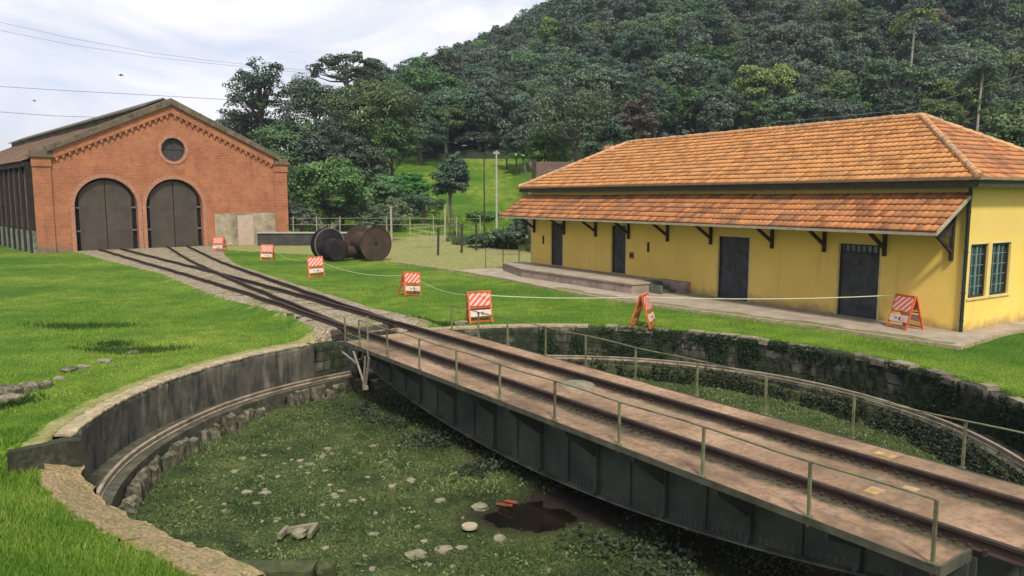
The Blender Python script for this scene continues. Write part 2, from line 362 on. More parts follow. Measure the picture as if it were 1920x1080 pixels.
M['cap'] = mk_conc('worn_coping', (.24, .19, .115), (.44, .35, .22), (.13, .15, .05), (.5, .66), 3.5, False)
M['conc'] = mk_conc('path_concrete', (.26, .21, .15), (.42, .35, .26), (.13, .13, .06), (.55, .75), 1.2, False)
M['platf'] = mk_conc('platform_stone', (.20, .155, .12), (.36, .28, .22), (.09, .07, .05), (.55, .75), 1.5, False)
def mk_stonewall():
    n = NT('mossy_stone_wall'); a = n.attr('wuv', 'Vector')
    b = n.t.nodes.new('ShaderNodeTexBrick'); n.l(a, b.inputs['Vector']); b.inputs['Scale'].default_value = 1; b.inputs['Brick Width'].default_value = .55; b.inputs['Row Height'].default_value = .3
    b.inputs['Mortar Size'].default_value = .02; b.inputs['Mortar Smooth'].default_value = .5
    b.inputs['Color1'].default_value = (.15, .13, .10, 1); b.inputs['Color2'].default_value = (.07, .065, .05, 1); b.inputs['Mortar'].default_value = (.02, .02, .014, 1)
    c = n.mix(n.ramp(n.noise(1.1, 7, .65), [(.36, 0.), (.48, .95)]), b.outputs['Color'], n.ramp(n.noise(8, 4), [(.3, (.010, .016, .007)), (.7, (.03, .042, .016))]))
    n.bump(n.math('ADD', b.outputs['Fac'], n.noise(9, 5, .7)), .8, .03); return n.fin(c, .92)
M['stonewall'] = mk_stonewall()
M['stone'] = mk_conc('ledge_stone', (.07, .062, .045), (.25, .21, .15), (.04, .05, .02), (.42, .58), 3, False)
M['palestone'] = mk_conc('pale_rubble', (.13, .12, .075), (.29, .255, .175), (.10, .12, .05), (.55, .75), 4, False)
def mk_coping():
    n = NT('brick_path_coping'); a = n.map((1, 1, 1), rot=(0, 0, .5))
    b = n.t.nodes.new('ShaderNodeTexBrick'); n.l(a, b.inputs['Vector']); b.inputs['Scale'].default_value = 1; b.inputs['Brick Width'].default_value = .24; b.inputs['Row Height'].default_value = .12
    b.inputs['Mortar Size'].default_value = .018; b.inputs['Color1'].default_value = (.36, .25, .13, 1); b.inputs['Color2'].default_value = (.22, .15, .085, 1); b.inputs['Mortar'].default_value = (.14, .13, .07, 1)
    c = n.mix(n.ramp(n.noise(2.2, 7, .65), [(.34, 0.), (.52, .9)]), b.outputs['Color'], n.ramp(n.noise(20, 3), [(.3, (.13, .10, .05)), (.7, (.40, .30, .15))]))
    c = n.mix(n.ramp(n.noise(3.1, 6, .6), [(.56, 0.), (.68, .8)]), c, (.09, .15, .03))
    n.bump(n.math('ADD', b.outputs['Fac'], n.noise(22, 5, .7)), .7, .03); return n.fin(c, .9)
M['coping'] = mk_coping()
def mk_deck():
    n = NT('bridge_deck_plating'); o = n.sep()
    c = n.ramp(n.noise(.8, 7, .62), [(.32, (.08, .052, .030)), (.48, (.25, .155, .090)), (.68, (.40, .26, .16))])
    c = n.mix(n.ramp(n.noise(2.7, 6, .7), [(.52, 0.), (.72, .6)]), c, (.30, .245, .15))
    c = n.mix(n.ramp(n.noise(9, 5, .7), [(.46, 0.), (.66, .7)]), c, (.12, .085, .05))
    c = n.mix(n.ramp(n.noise(1, 5, .7, n.map((3.5, .5, 1))), [(.5, 0.), (.68, .55)]), c, (.17, .13, .085))
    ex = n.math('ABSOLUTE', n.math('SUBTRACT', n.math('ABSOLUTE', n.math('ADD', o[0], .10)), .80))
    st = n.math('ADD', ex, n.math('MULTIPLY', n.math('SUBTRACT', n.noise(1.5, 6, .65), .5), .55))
    c = n.mix(n.ramp(st, [(.10, .97), (.26, 0.)]), c, n.ramp(n.noise(14, 4), [(.35, (.018, .018, .010)), (.65, (.075, .07, .035))]))  # mossy grime and rail shadow painted as one dark band along each rail
    n.bump(n.noise(30, 4, .6), .25, .01); return n.fin(c, .85)
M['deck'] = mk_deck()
M['deckedge'] = simple('deck_edge_steel', (.075, .072, .048), .7, .4, 3, dirt=(.03, .03, .02))
def mk_girder():
    n = NT('green_painted_girder'); o = n.sep()
    c = n.ramp(n.noise(.9, 6, .6), [(.3, (.026, .034, .026)), (.7, (.095, .108, .082))])
    c = n.mix(n.ramp(n.noise(1.7, 6, .65), [(.55, 0.), (.7, .6)]), c, (.11, .11, .07))
    c = n.mix(n.ramp(n.noise(6, 5, .7), [(.6, 0.), (.72, .8)]), c, (.09, .045, .022))
    n.bump(n.noise(12, 4), .2, .01); return n.fin(c, .65)
M['girder'] = mk_girder()
M['flange'] = simple('dirty_girder_flange', (.14, .14, .10), .75, .4, 3, dirt=(.05, .045, .03))
M['rail'] = simple('rusty_rail', (.045, .028, .020), .7, .35, 5, dirt=(.03, .02, .015))
M['railtop'] = simple('worn_rail_head', (.15, .105, .08), .55, .3, 6)
M['ringrail'] = simple('weathered_ring_rail', (.30, .24, .17), .7, .3, 4, dirt=(.13, .10, .06))
M['handrail'] = simple('olive_handrail', (.14, .145, .075), .6, .3, 5, dirt=(.08, .05, .03))
M['oldtimber'] = simple('grey_timber', (.22, .19, .15), .85, .3, 4)
M['sleeper'] = simple('old_sleeper', (.09, .07, .05), .9, .35, 4)
M['orange'] = simple('orange_plastic', (.62, .12, .04), .5, .3, 5, dirt=(.30, .09, .04))
M['white'] = simple('white_board', (.55, .43, .36), .5, .2, 5, dirt=(.40, .22, .15))
M['blackmark'] = simple('printed_mark', (.10, .08, .12), .6, .1, 4)
def mk_stripe():
    n = NT('striped_board'); o = n.sep(); s = n.math('FRACT', n.math('MULTIPLY', n.math('SUBTRACT', o[2], n.math('MULTIPLY', o[0], 1.)), 4.6))
    c = n.ramp(s, [(0., (.58, .085, .04)), (.52, (.62, .44, .36))], 'CONSTANT'); return n.fin(n.mix(n.ramp(n.noise(5, 4), [(.5, 0.), (.8, .4)]), c, (.45, .20, .12)), .45)
M['stripe'] = mk_stripe()
M['tape'] = simple('plastic_tape', (.55, .58, .36), .5, .1, 3)
M['drum_dark'] = simple('black_iron', (.012, .011, .012), .6, .4, 3, dirt=(.05, .035, .025))
M['drum_rust'] = simple('rusty_drum_plate', (.055, .034, .024), .8, .35, 1.6, dirt=(.035, .03, .026))
M['rimsteel'] = simple('pale_rim', (.16, .14, .11), .7, .3, 3)
M['timberpost'] = simple('weathered_post', (.30, .27, .20), .85, .25, 4)
M['darkpost'] = simple('dark_post', (.04, .035, .028), .85, .3, 4)
M['whitepole'] = simple('pale_pole', (.36, .34, .29), .7, .12, 3)
M['wire'] = simple('cable', (.12, .12, .14), .6, .1, 2)
M['bark'] = simple('tree_bark', (.10, .085, .065), .9, .35, 3)
M['palebark'] = simple('pale_bark', (.28, .25, .20), .9, .3, 3)
M['moss'] = mk_conc('mossy_block', (.03, .035, .014), (.09, .10, .035), (.02, .03, .008), (.5, .7), 5, False)
def mk_leaf(name, stops, trans=.2, objvar=.28):
    n = NT(name); a = n.attr('rnd'); oi = n.t.nodes.new('ShaderNodeObjectInfo')
    c = n.ramp(a, stops)
    h = n.t.nodes.new('ShaderNodeHueSaturation'); n.set(h.inputs['Color'], c)
    n.set(h.inputs['Hue'], n.math('ADD', n.math('MULTIPLY', oi.outputs['Random'], .07), .465))
    n.set(h.inputs['Value'], n.math('ADD', n.math('MULTIPLY', n.math('FRACT', n.math('MULTIPLY', oi.outputs['Random'], 17.3)), objvar * 2), 1 - objvar))
    n.set(h.inputs['Saturation'], n.math('ADD', n.math('MULTIPLY', n.math('FRACT', n.math('MULTIPLY', oi.outputs['Random'], 7.7)), .5), .7))
    tr = n.t.nodes.new('ShaderNodeBsdfTranslucent'); n.set(tr.inputs[0], h.outputs[0]); ms = n.t.nodes.new('ShaderNodeMixShader'); ms.inputs[0].default_value = trans
    n.l(n.b.outputs[0], ms.inputs[1]); n.l(tr.outputs[0], ms.inputs[2]); n.l(ms.outputs[0], n.out.inputs[0])
    return n.fin(h.outputs[0], .55, spec=.25)
M['leaf_dark'] = mk_leaf('foliage_dark', [(0., (.022, .044, .026)), (.5, (.062, .105, .058)), (1., (.17, .22, .135))])
M['leaf_mid'] = mk_leaf('foliage_mid', [(0., (.035, .075, .026)), (.5, (.08, .14, .048)), (1., (.17, .235, .09))])
M['leaf_light'] = mk_leaf('foliage_light', [(0., (.05, .095, .03)), (.5, (.11, .175, .055)), (1., (.22, .29, .11))])
M['leaf_rust'] = mk_leaf('foliage_rust', [(0., (.06, .06, .045)), (.5, (.125, .11, .08)), (1., (.22, .18, .14))], objvar=.2)
M['leaf_bush'] = mk_leaf('foliage_bush', [(0., (.035, .095, .02)), (.5, (.085, .19, .04)), (1., (.19, .32, .085))], objvar=.12)
M['creeper'] = mk_leaf('creeper_leaves', [(0., (.005, .010, .004)), (.5, (.012, .024, .009)), (1., (.04, .062, .022))])

# ------------------------------------------------------------ terrain
OFFL = ([-90, -63, -47, -40, -33, -26, -21, -12], [5.5, 7.3, 8.6, 8.4, 8.3, 9.0, 8.1, 8.1])
OFFR = ([-90, -66, -59, -50, -36, -26, -23, -12], [18, 17.2, 15.6, 14.0, 12.9, 12.3, 12.5, 12.6])
OFFS = -10.9                          # s here is measured from the world origin along BD
def track_mask(x, y):
    o = x * BN[0] + y * BN[1]; s = x * BD[0] + y * BD[1]
    l = np.interp(s, *OFFL); r = np.interp(s, *OFFR)
    dd = np.minimum(o - l, r - o)
    return dd, s
def hz(x, y):
    x = np.asarray(x, float); y = np.asarray(y, float)
    base = .03 * np.clip(y - 60, 0, 75) + .26 * np.clip(y - 94, 0, 36)
    sb = (x - KB[0]) * KF[0] + (y - KB[1]) * KF[1]
    z = base * sm(22, 36, sb)
    dd, s = track_mask(x, y)
    dist = np.hypot(x - PC[0], y - PC[1])
    z = z + sm(-.5, .35, dd) * (.30 - .24 * sm(-22, -58, s)) * sm(-14, -18, s) * (s < -14)
    z = z + .03 * wav(x, y, .9, 1) * sm(10.1, 12, dist)
    for (px, py, rx, dp) in ((-14.9, 26.3, 1.2, .16), (-11.2, 21.9, .9, .14), (-11.6, 15.9, .8, .30), (14.5, 17.6, .9, .25)):
        z = z - dp * np.exp(-(((x - px) / (rx * 1.5)) ** 2 + ((y - py) / rx) ** 2))
    # lower lawn on the camera side of the spur wall
    q = (x + 7.85) * .475 + (y - 13.38) * -.88; al = (x + 7.85) * -.88 + (y - 13.38) * -.475
    lowz = -.45 - np.clip(x + 8.3, 0, 4) * .165 + .03 * wav(x, y, 1.3, 4)
    w = sm(-.02, .1, al) ; beyond = sm(1.05, 1.6, al)
    k = np.where(beyond > 0, (1 - beyond) * sm(-.24, -.05, q) + beyond * sm(-.6, 1.6, q), sm(-.24, -.05, q))
    k = k * (1 - sm(-2, 3, x))
    return z * (1 - k) + lowz * k
ZR = ([-420, -200, -110, -75, -53, -30, 3, 70, 220, 460], [3, 6, 12, 29, 44, 54, 69, 108, 138, 150])
def hill(x, y):
    x = np.asarray(x, float); y = np.asarray(y, float)
    t = np.clip((y - 126) / 205, 0, 1.3)
    zr = np.interp(x, *ZR)
    return 11.0 * sm(-60, -25, x) + t * np.maximum(zr - 10, 0) + 4.0 * wav(x, y, .05, 9) * sm(0, .25, t)
# inner edge of the lawn round the pit
GA = np.array([-162.8, -158.0, -153.7, -150.5, -146.5, -144.1, -139.5, -134.4, -120, -112])
GR = np.array([10.05, 9.83, 9.49, 9.26, 8.91, 8.67, 8.31, 8.04, 8.6, 10.05])
def rin(thd):
    t = (thd + 180) % 360 - 180
    return np.where((t > -162.8) & (t < -112), np.interp(t, GA, GR), 10.05)
NT_, th = 900, np.linspace(0, 360, 900, endpoint=False)
rr = [0.0]; step = .09
while rr[-1] < 760:
    rr.append(rr[-1] + step)
    if rr[-1] > 4: step *= 1.035
rr = np.array(rr)
ri = rin(th)
RR = ri[:, None] + rr[None, :]; TT = np.radians(th)[:, None]
X = PC[0] + RR * np.cos(TT); Y = PC[1] + RR * np.sin(TT); Z = hz(X, Y)
far = sm(128, 150, Y); Z = Z - far * 2
dd, ss = track_mask(X, Y)
gravel = sm(-.25, .45, dd) * (ss < -13.5)
leftcap = ((th > 128) & (th < 198)).astype(float)[:, None] * sm(.60, .1, RR - 10.05) * np.ones_like(X) * .8
yo = (X - YC[0]) * YN[0] + (Y - YC[1]) * YN[1]; ya = (X - YC[0]) * YD[0] + (Y - YC[1]) * YD[1]
edge_o = np.interp(ya, [-1.4, 3.5, 8.4, 12.4, 21.7, 27.4, 34.4, 39, 44, 60, 90], [-2.73, -3.15, -3.95, -4.5, -3.9, -3.9, -4.4, -4.9, -6.6, -14, -40])
dryf = sm(-.1, .5, yo - edge_o) * sm(22, 24, ya) * sm(82, 74, Y) * sm(7.0, 5.0, X)
fringe = sm(.9, .0, np.abs(dd)) * .35 * (ss < -13.5)
dry = np.clip(dryf + fringe + leftcap, 0, 1)
soil_dark = sm(.5, .1, RR - 10.05) * .3 + .55 * (np.exp(-(((X + 14.9) / 1.5) ** 2 + ((Y - 26.2) / .45) ** 2)) + np.exp(-(((X + 11.1) / 1.2) ** 2 + ((Y - 21.8) / .4) ** 2)) + np.exp(-(((X + 11.2) / .8) ** 2 + ((Y - 16.1) / .35) ** 2)) + np.exp(-(((X - 14.3) / 1.2) ** 2 + ((Y - 17.4) / .5) ** 2)))  # rim soil, plus dark patches painting the shade of the lawn hollows
# inner skirt so the cut edge of the lawn has depth
Zs = np.full((NT_, 1), -1.9); Xs = X[:, :1]; Ys = Y[:, :1]
X2 = np.concatenate([Xs, X], 1); Y2 = np.concatenate([Ys, Y], 1); Z2 = np.concatenate([Zs, Z], 1)
nv = X2.shape[1]
pad = lambda a, v=0.: np.concatenate([np.full((NT_, 1), v), a], 1).ravel()
g = np_mesh('ground', np.stack([X2, Y2, Z2], -1).reshape(-1, 3), grid_faces(NT_, nv, True)[:, ::-1], M['ground'], attrs={'gravel': pad(gravel), 'dry': pad(dry), 'soil_dark': pad(soil_dark * np.ones_like(X), 1.)}, smooth=True)
tag(g, 'bright green lawn with gravel track bed and dry grass field', 'ground', kind='structure')

# forested hill surface
hx = np.linspace(-420, 460, 150); hy = np.linspace(124, 420, 70); HX, HY = np.meshgrid(hx, hy, indexing='ij'); HZ = hill(HX, HY)
HZ[:, 0] -= 6
o = np_mesh('hill', np.stack([HX, HY, HZ], -1).reshape(-1, 3), grid_faces(150, 70)[:, ::-1], simple('forest_floor', (.022, .035, .016), .95, .4, .2), smooth=True)
tag(o, 'steep hillside under dense forest', 'hill', kind='structure')

# pit floor
fr = np.linspace(0, 10.3, 130); ft = np.linspace(0, 2 * np.pi, 320, endpoint=False)
FR, FT = np.meshgrid(fr, ft, indexing='xy'); FX = PC[0] + FR * np.cos(FT); FY = PC[1] + FR * np.sin(FT)
def floor_z(x, y):
    q2 = (x + 7) * .43 + (y - 12.5) * .90
    z = -1.47 + .05 * wav(x, y, 1.7, 21) + .03 * wav(x, y, 5, 22)
    z = z - .15 * np.exp(-(((x - .15) / 1.2) ** 2 + ((y - 13.75) / .85) ** 2)) - .10 * np.exp(-(((x - 1.6) / 1.3) ** 2 + ((y - 12.3) / 1.) ** 2))
    return z + .36 * (1 - sm(-.2, 1.3, q2)) * (1 - sm(-4.7, -4.2, x))
FZ = floor_z(FX, FY)
fo = (FX * BN[0] + FY * BN[1]); soilp = sm(8.3, 9.4, fo) * sm(11.9, 10.8, fo) * .6 + .8 * np.exp(-(((FX - .15) / 1.4) ** 2 + ((FY - 13.7) / 1.0) ** 2))
o = np_mesh('pit_ground', np.stack([FX, FY, FZ], -1).reshape(-1, 3), grid_faces(320, 130, True)[:, ::-1], M['floor'], attrs={'soil_dark': np.clip(soilp, 0, 1).ravel()}, smooth=True)
tag(o, 'weedy dark floor of the turntable pit', 'ground', kind='structure')
mb = MB(); pts = [(.35 + 2.2 * math.cos(a) * (1 + .15 * math.sin(3 * a)), 13.5 + 1.3 * math.sin(a), -1.57) for a in np.linspace(0, 2 * math.pi, 40, endpoint=False)]
mb.quad(*pts); tag(mb.build('puddle', M['water'], fix=False), 'dark brown puddle on the pit floor', 'water', kind='structure')

# ------------------------------------------------------------ pit walls, ledge, ring rail
def pol(r, deg, z): a = math.radians(deg); return (PC[0] + r * math.cos(a), PC[1] + r * math.sin(a), z)
def arc_wall(name, a0, a1, z0, z1, mat, r0=9.70, thick=.35, rough=.03, parent=None, seed=3, top=None):
    n = int(abs(a1 - a0) * 2) + 2; A = np.linspace(a0, a1, n); prof = [(0, t) for t in np.linspace(z0, z1, 9)] + [(thick, z1), (thick, z0)]
    r_ = np.random.default_rng(seed); V = []; W = []
    for k, a in enumerate(A):
        zt = top(a) if top else 0
        for j, (dr, z) in enumerate(prof):
            rr_ = r0 + dr + (rough * math.sin(a * 3.1 + z * 7) * .5 + r_.uniform(-rough, rough) if 0 < j < 8 else 0)
            V.append(pol(rr_, a, z + (zt if j >= 8 - 1 and j <= 9 else 0))); W.append((math.radians(a) * r0, z, 0))
    F = grid_faces(n, len(prof))
    o = np_mesh(name, V, F, mat, parent, attrs={'wuv': np.array(W)}); return o
pw = empty('pit_wall', (*PC, -1.1), 0, 'round retaining wall of the turntable pit, plain stained concrete on the left and dark mossy stone on the right', 'wall')
def under(o, root):
    o.parent = root; me = o.data; me.transform(Matrix.Translation(-Vector(root.location))); return o
w1 = arc_wall('concrete_face', 138, 194.5, -1.1, -.03, M['wallc'], rough=.014); w1.data.polygons.foreach_set('use_smooth', [True] * len(w1.data.polygons)); under(w1, pw)
under(arc_wall('rubble_face', 126, 138, -1.1, -.08, M['stonewall'], rough=.05, seed=5), pw)
under(arc_wall('stone_face', -60, 123, -1.1, -.06, M['stonewall'], rough=.045, seed=6), pw)
mb = MB(); mb.sweep([pol(9.86 + random.uniform(-.02, .02), a, -.04 + random.uniform(-.015, .015)) for a in np.linspace(139, 194.6, 150)], [(-.17, 0), (.17, 0), (.17, .045), (-.17, .035)]); under(mb.build('concrete_coping', M['cap']), pw)
mb = MB(); mb.sweep([pol(9.86, a, -.06) for a in np.linspace(82, 121, 60)], [(-.17, 0), (.17, 0), (.17, .07), (-.17, .07)]); under(mb.build('thin_coping', M['cap']), pw)
a = 81.0
while a > -58:
    w = random.uniform(2.2, 4.6); h = random.uniform(.10, .17); r0 = 9.67 + random.uniform(-.04, .05); dz = random.uniform(-.09, .02); tw = random.uniform(.28, .42)
    if random.random() < .85:
        mb = MB(); A = [a, a - w / 3, a - 2 * w / 3, a - w + .35]; mb.sweep([pol(r0 + tw / 2, t, -.10 + dz + random.uniform(-.01, .01)) for t in A], [(-tw / 2, 0), (tw / 2, 0), (tw / 2 - .02, h), (-tw / 2 + .02, h)]); under(mb.build('capstone', M['palestone'] if random.random() < .4 else M['stone']), pw)
    a -= w
# ledge with its ring rail
lg = empty('stone_ledge', (*PC, -1.1), 0, 'low stone ledge that runs round the foot of the pit wall', 'ledge')
def annulus(name, r0, r1, a0, a1, z, h, mat, n=240):
    m = MB(); rc = (r0 + r1) / 2; w = (r1 - r0) / 2
    m.sweep([pol(rc, t, z - h) for t in np.linspace(a0, a1, n)], [(-w, 0), (w, 0), (w, h), (-w, h)]); return m.build(name, mat)
under(annulus('ledge_base', 8.95, 9.73, -60, 201, -1.06, .5, mk_conc('damp_ledge', (.045, .042, .03), (.13, .115, .08), (.03, .04, .016), (.45, .62), 2.4, False)), lg)
a = 202.0
while a > -60:
    w = random.uniform(1.5, 3.8) if a > 118 else random.uniform(4, 8); r0 = 8.68 + random.uniform(-.12, .10); h = .36 + random.uniform(-.12, .07)
    p = .85
    if random.random() < p:
        mb = MB(); n = 5; A = np.linspace(a, a - w + random.uniform(.3, .9), n); wd = 8.93 - r0
        mb.sweep([pol(r0 + wd / 2 + random.uniform(-.03, .03), t, -1.50 + random.uniform(-.012, .012)) for t in A], [(-wd / 2, 0), (wd / 2, 0), (wd / 2 - .03, h - .02), (.02, h + .02), (-wd / 2 + random.uniform(.03, .10), h - random.uniform(.02, .08)), (-wd / 2 - .02, h * .5)])
        for q in range(len(mb.v)): mb.v[q] = tuple(np.array(mb.v[q]) + rng.normal(0, .014, 3))
        under(mb.build('edge_stone', M['stone'] if a > 118 else M['moss']), lg)
    a -= w
mb = MB(); I = [(-.06, 0), (.06, 0), (.06, .012), (.012, .02), (.012, .075), (.036, .085), (.036, .115), (-.036, .115), (-.036, .085), (-.012, .075), (-.012, .02), (-.06, .012)]
mb.sweep([pol(9.22 + .015 * math.sin(t * .21), t, -1.05) for t in np.linspace(202, -58, 330)], I)
tag(mb.build('ring_rail', M['ringrail']), 'curved rusty rail that rings the pit floor on the stone ledge', 'rail')

# brick path coping across the broken front of the pit
INN = [(-7.95, 13.55, -.48), (-7.51, 13.04, -.72), (-7.13, 12.79, -.93), (-6.42, 12.28, -.98), (-5.78, 11.83, -1.01), (-5.12, 11.39, -1.05), (-4.66, 11.25, -1.08), (-3.6, 10.6, -1.12)]
OUT = [(-8.42, 13.2, -.40), (-7.95, 12.47, -.47), (-7.34, 11.9, -.57), (-6.88, 11.52, -.67), (-6.25, 11.16, -.77), (-5.84, 11.0, -.86), (-5.15, 10.7, -.96), (-4.3, 10.2, -1.05)]
V = []; n1 = 60; 
for k in range(n1):
    t = k / (n1 - 1) * 7; i = min(int(t), 6); f = t - i
    a = np.array(INN[i]) * (1 - f) + np.array(INN[i + 1]) * f; b = np.array(OUT[i]) * (1 - f) + np.array(OUT[i + 1]) * f
    a = a + np.array([.04 * math.sin(k * .9), .04 * math.sin(k * .61 + 1), 0]) + rng.normal(0, .012, 3); b = b + np.array([.05 * math.sin(k * .7), .05 * math.sin(k * 1.1 + 1), 0]) + rng.normal(0, .02, 3)
    for q in range(9): 
        p = a + (b - a) * q / 8; p[2] += random.uniform(-.018, .018) + .03; V.append(p)
    V.append((b[0], b[1], -1.7)); V.append((a[0], a[1], -1.7))
F = grid_faces(n1, 11)
o = np_mesh('brick_coping', V, np.concatenate([F, np.array([[k * 11 + 10, k * 11, (k + 1) * 11, (k + 1) * 11 + 10] for k in range(n1 - 1)])]), M['coping'])
tag(o, 'worn sandy brick coping that curves along the broken front edge of the pit', 'coping')
# spur wall
mb = MB(); u = Vector((-.88, -.475, 0)); m_ = Vector((-.475, .88, 0)); base = Vector((-7.84, 13.42, 0))
mb.prism([(0, -1.0), (0, -.03), (.28, 0), (.6, -.03), (1.12, -.07), (1.12, -1.0)], lambda a, b, t: base + u * a + m_ * t + Vector((0, 0, b)), -.02, .26)
tag(mb.build('spur_wall', mk_conc('black_moss_wall', (.018, .018, .012), (.075, .068, .05), (.02, .028, .01), (.45, .6), 4, True)), 'short dark mossy stone wall that steps down the lawn at the end of the pit wall', 'wall')
mb = MB(); mb.box(-4.35, -2.95, 10.62, 10.98, -1.75, -1.10); mb.rock((-2.8, 10.9, -1.2), .17, .8); 
tag(mb.build('stone_block', M['moss']), 'long moss covered stone block at the bottom edge of the pit', 'stone block')

# ------------------------------------------------------------ turntable bridge (local x across, local y towards the brick shed)
DZ = .35
broot = empty('turntable_bridge', (*(BN * 10.05 + BD * BCD), 0), math.atan2(BN[1], BN[0]), 'long railway turntable bridge with pale pink deck, dark green girders and thin handrails', 'turntable bridge')
XL, XR = -1.68, 1.70; YN_, YF = -8.68, 7.45
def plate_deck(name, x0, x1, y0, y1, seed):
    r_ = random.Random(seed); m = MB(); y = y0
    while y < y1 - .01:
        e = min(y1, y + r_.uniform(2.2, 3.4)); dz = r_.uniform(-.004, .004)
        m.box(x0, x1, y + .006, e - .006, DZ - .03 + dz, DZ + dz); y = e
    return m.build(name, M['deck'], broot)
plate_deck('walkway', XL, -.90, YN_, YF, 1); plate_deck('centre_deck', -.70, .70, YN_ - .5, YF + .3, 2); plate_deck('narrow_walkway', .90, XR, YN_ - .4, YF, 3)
m = MB(); m.box(-.90, -.70, YN_, YF, DZ - .06, DZ - .035); m.box(.70, .90, YN_, YF, DZ - .06, DZ - .035); m.build('rail_trough', M['rail'], broot)
m = MB(); m.box(XL - .02, XL, YN_, YF, DZ - .09, DZ + .010); m.box(XR, XR + .02, YN_ - .4, YF, DZ - .09, DZ + .010); m.box(XL, -.95, YN_ - .03, YN_, DZ - .13, DZ + .01)
m.build('edge_angle', M['deckedge'], broot)
IR = [(-.065, 0), (.065, 0), (.065, .012), (.014, .025), (.014, .10), (.036, .112), (.036, .145), (-.036, .145), (-.036, .112), (-.014, .10), (-.014, .025), (-.065, .012)]
for x in (-.80, .80):
    m = MB(); m.sweep([(x, y, DZ - .035) for y in np.linspace(-9.75, 9.1, 20)], [(a, b * 1.15) for a, b in IR]); m.build('rail', M['rail'], broot)
m = MB()                                                        # chairs and bolts that hold the rails, thicker near the joints
for x in (-.80, .80):
    y = -9
    while y < 8.8:
        y += .17
        if math.sin(y * 1.1 + x * 3) > -.2 or random.random() < .3:
            for s in (-1, 1): m.box(x + s * .10 - .022, x + s * .10 + .022, y - .02, y + .02, DZ - .04, DZ + .03 + random.uniform(0, .02))
m.build('track_bolts', M['rail'], broot)
def gz(y): return -1.18 + .0127 * y * y if abs(y) < 8 else -.37
for sx in (-1, 1):
    m = MB(); xo = sx * .82; ys = np.linspace(-8.6, 8.3, 60)
    for a, b in zip(ys, ys[1:]):
        i = len(m.v)
        for y in (a, b):
            for dx in (-.012, .012): m.v += [(xo + dx, y, DZ - .06), (xo + dx, y, gz(y))]
        m.f += [(i, i + 4, i + 5, i + 1), (i + 2, i + 3, i + 7, i + 6)]; m.m += [0, 0]
    m.box(xo - .012, xo + .012, -8.62, -8.6, gz(8.3), DZ - .06)
    gd = m.build('girder', M['girder'], broot)
    m = MB(); m.sweep([(xo, y, gz(y) - .02) for y in ys], [(-.15, 0), (.15, 0), (.15, .03), (-.15, .03)]); m.sweep([(xo, y, DZ - .085) for y in (ys[0], ys[-1])], [(-.15, 0), (.15, 0), (.15, .02), (-.15, .02)])
    m.build('flange', M['flange'], gd)
    for k in range(11):
        m = MB(); y = 8.1 - k * 1.70 - .14
        if y < -8.4: break
        xs = xo + sx * .012
        m.box(min(xs, xs + sx * .10), max(xs, xs + sx * .10), y - .045, y + .045, gz(y) + .02, DZ - .09)
        # triangular bracket carrying the walkway
        edge = XL + .02 if sx < 0 else XR - .02
        m.prism([(xs, DZ - .09), (edge, DZ - .09), (edge, DZ - .19), (xs + sx * .10, DZ - .19 - min(.55, .6 * (DZ - gz(y) - .3))), (xs, DZ - .22 - min(.55, .6 * (DZ - gz(y) - .3)))], lambda a, b, t: (a, t, b), y - .022, y + .022)
        m.prism([(xs, gz(y) + .02), (xs + sx * .15, gz(y) + .02), (xs + sx * .06, gz(y) + .22), (xs, gz(y) + .24)], lambda a, b, t: (a, t, b), y - .035, y + .035)
        m.build('bracket', M['girder'], gd); m = MB()
        y2 = y - .85
        if y2 > -8.4: m.box(min(xs, xs + sx * .045), max(xs, xs + sx * .045), y2 - .018, y2 + .018, gz(y2) + .02, DZ - .09); m.build('stiffener', M['girder'], gd)
    m = MB()
    for y in np.arange(-8.0, 8.0, .11):
        for dz in (.05, .10):
            xs = xo + sx * .012; z = gz(y) + dz; m.box(min(xs, xs + sx * .014), max(xs, xs + sx * .014), y - .014, y + .014, z - .014, z + .014)
    m.build('rivets', M['flange'], gd)
m = MB()
for y in np.arange(-8.2, 8.3, 1.7): m.box(-.80, .80, y - .06, y + .06, DZ - .5, DZ - .09)
m.box(-.5, .5, -.5, .5, -1.5, -1.1); m.box(-.72, .72, -8.6, -8.35, -.6, DZ - .1); m.box(-.72, .72, 8.1, 8.3, -.6, DZ - .1)
m.build('cross_beams', M['girder'], broot)
m = MB(); m.tube([(0, 0, -1.6), (0, 0, -1.1)], .55, 20); m.build('pivot', M['flange'], broot)
for (y, x) in ((-8.45, -1.0), (8.25, -1.0), (-8.45, 1.0), (8.25, 1.0)):
    m = MB(); m.tube([(x - .06, y, -.66), (x + .06, y, -.66)], .27, 20); m.build('end_wheel', M['rail'], broot)
    m = MB(); m.box(x - .12, x - .09, y - .3, y + .3, -.75, DZ - .1); m.box(x + .09, x + .12, y - .3, y + .3, -.75, DZ - .1); m.build('wheel_box', M['girder'], broot)
def handrail(x, ys, top, sgn):
    m = MB(); m.tube([(x + .012 * math.sin(y), y, top + .012 * math.sin(y * 2.1)) for y in np.linspace(min(ys), max(ys), 30)], .015, 6); hr = m.build('handrail', M['handrail'], broot, smooth=True)
    for y in ys:
        m = MB(); lean = random.uniform(-.02, .02)
        m.box(-.018, .018, -.018, .018, DZ - .12, top, Matrix.Translation((x, y, 0)) @ Matrix.Rotation(lean, 4, 'Y'))
        m.box(-.04, .04, -.04, .04, DZ + .012, DZ + .03, Matrix.Translation((x, y, 0))); m.build('post', M['handrail'], hr)
    return hr
h1 = handrail(XL + .01, [-8.62, -7.1, -5.38, -3.65, -1.97, -.23, 1.43, 3.1, 4.77, 6.44], 1.085, -1)
h2 = handrail(XR + .05, [-9.1, -7.39, -5.65, -3.94, -2.29, -.55, 1.12, 2.69, 4.37, 5.84, 7.35], 1.085, 1)
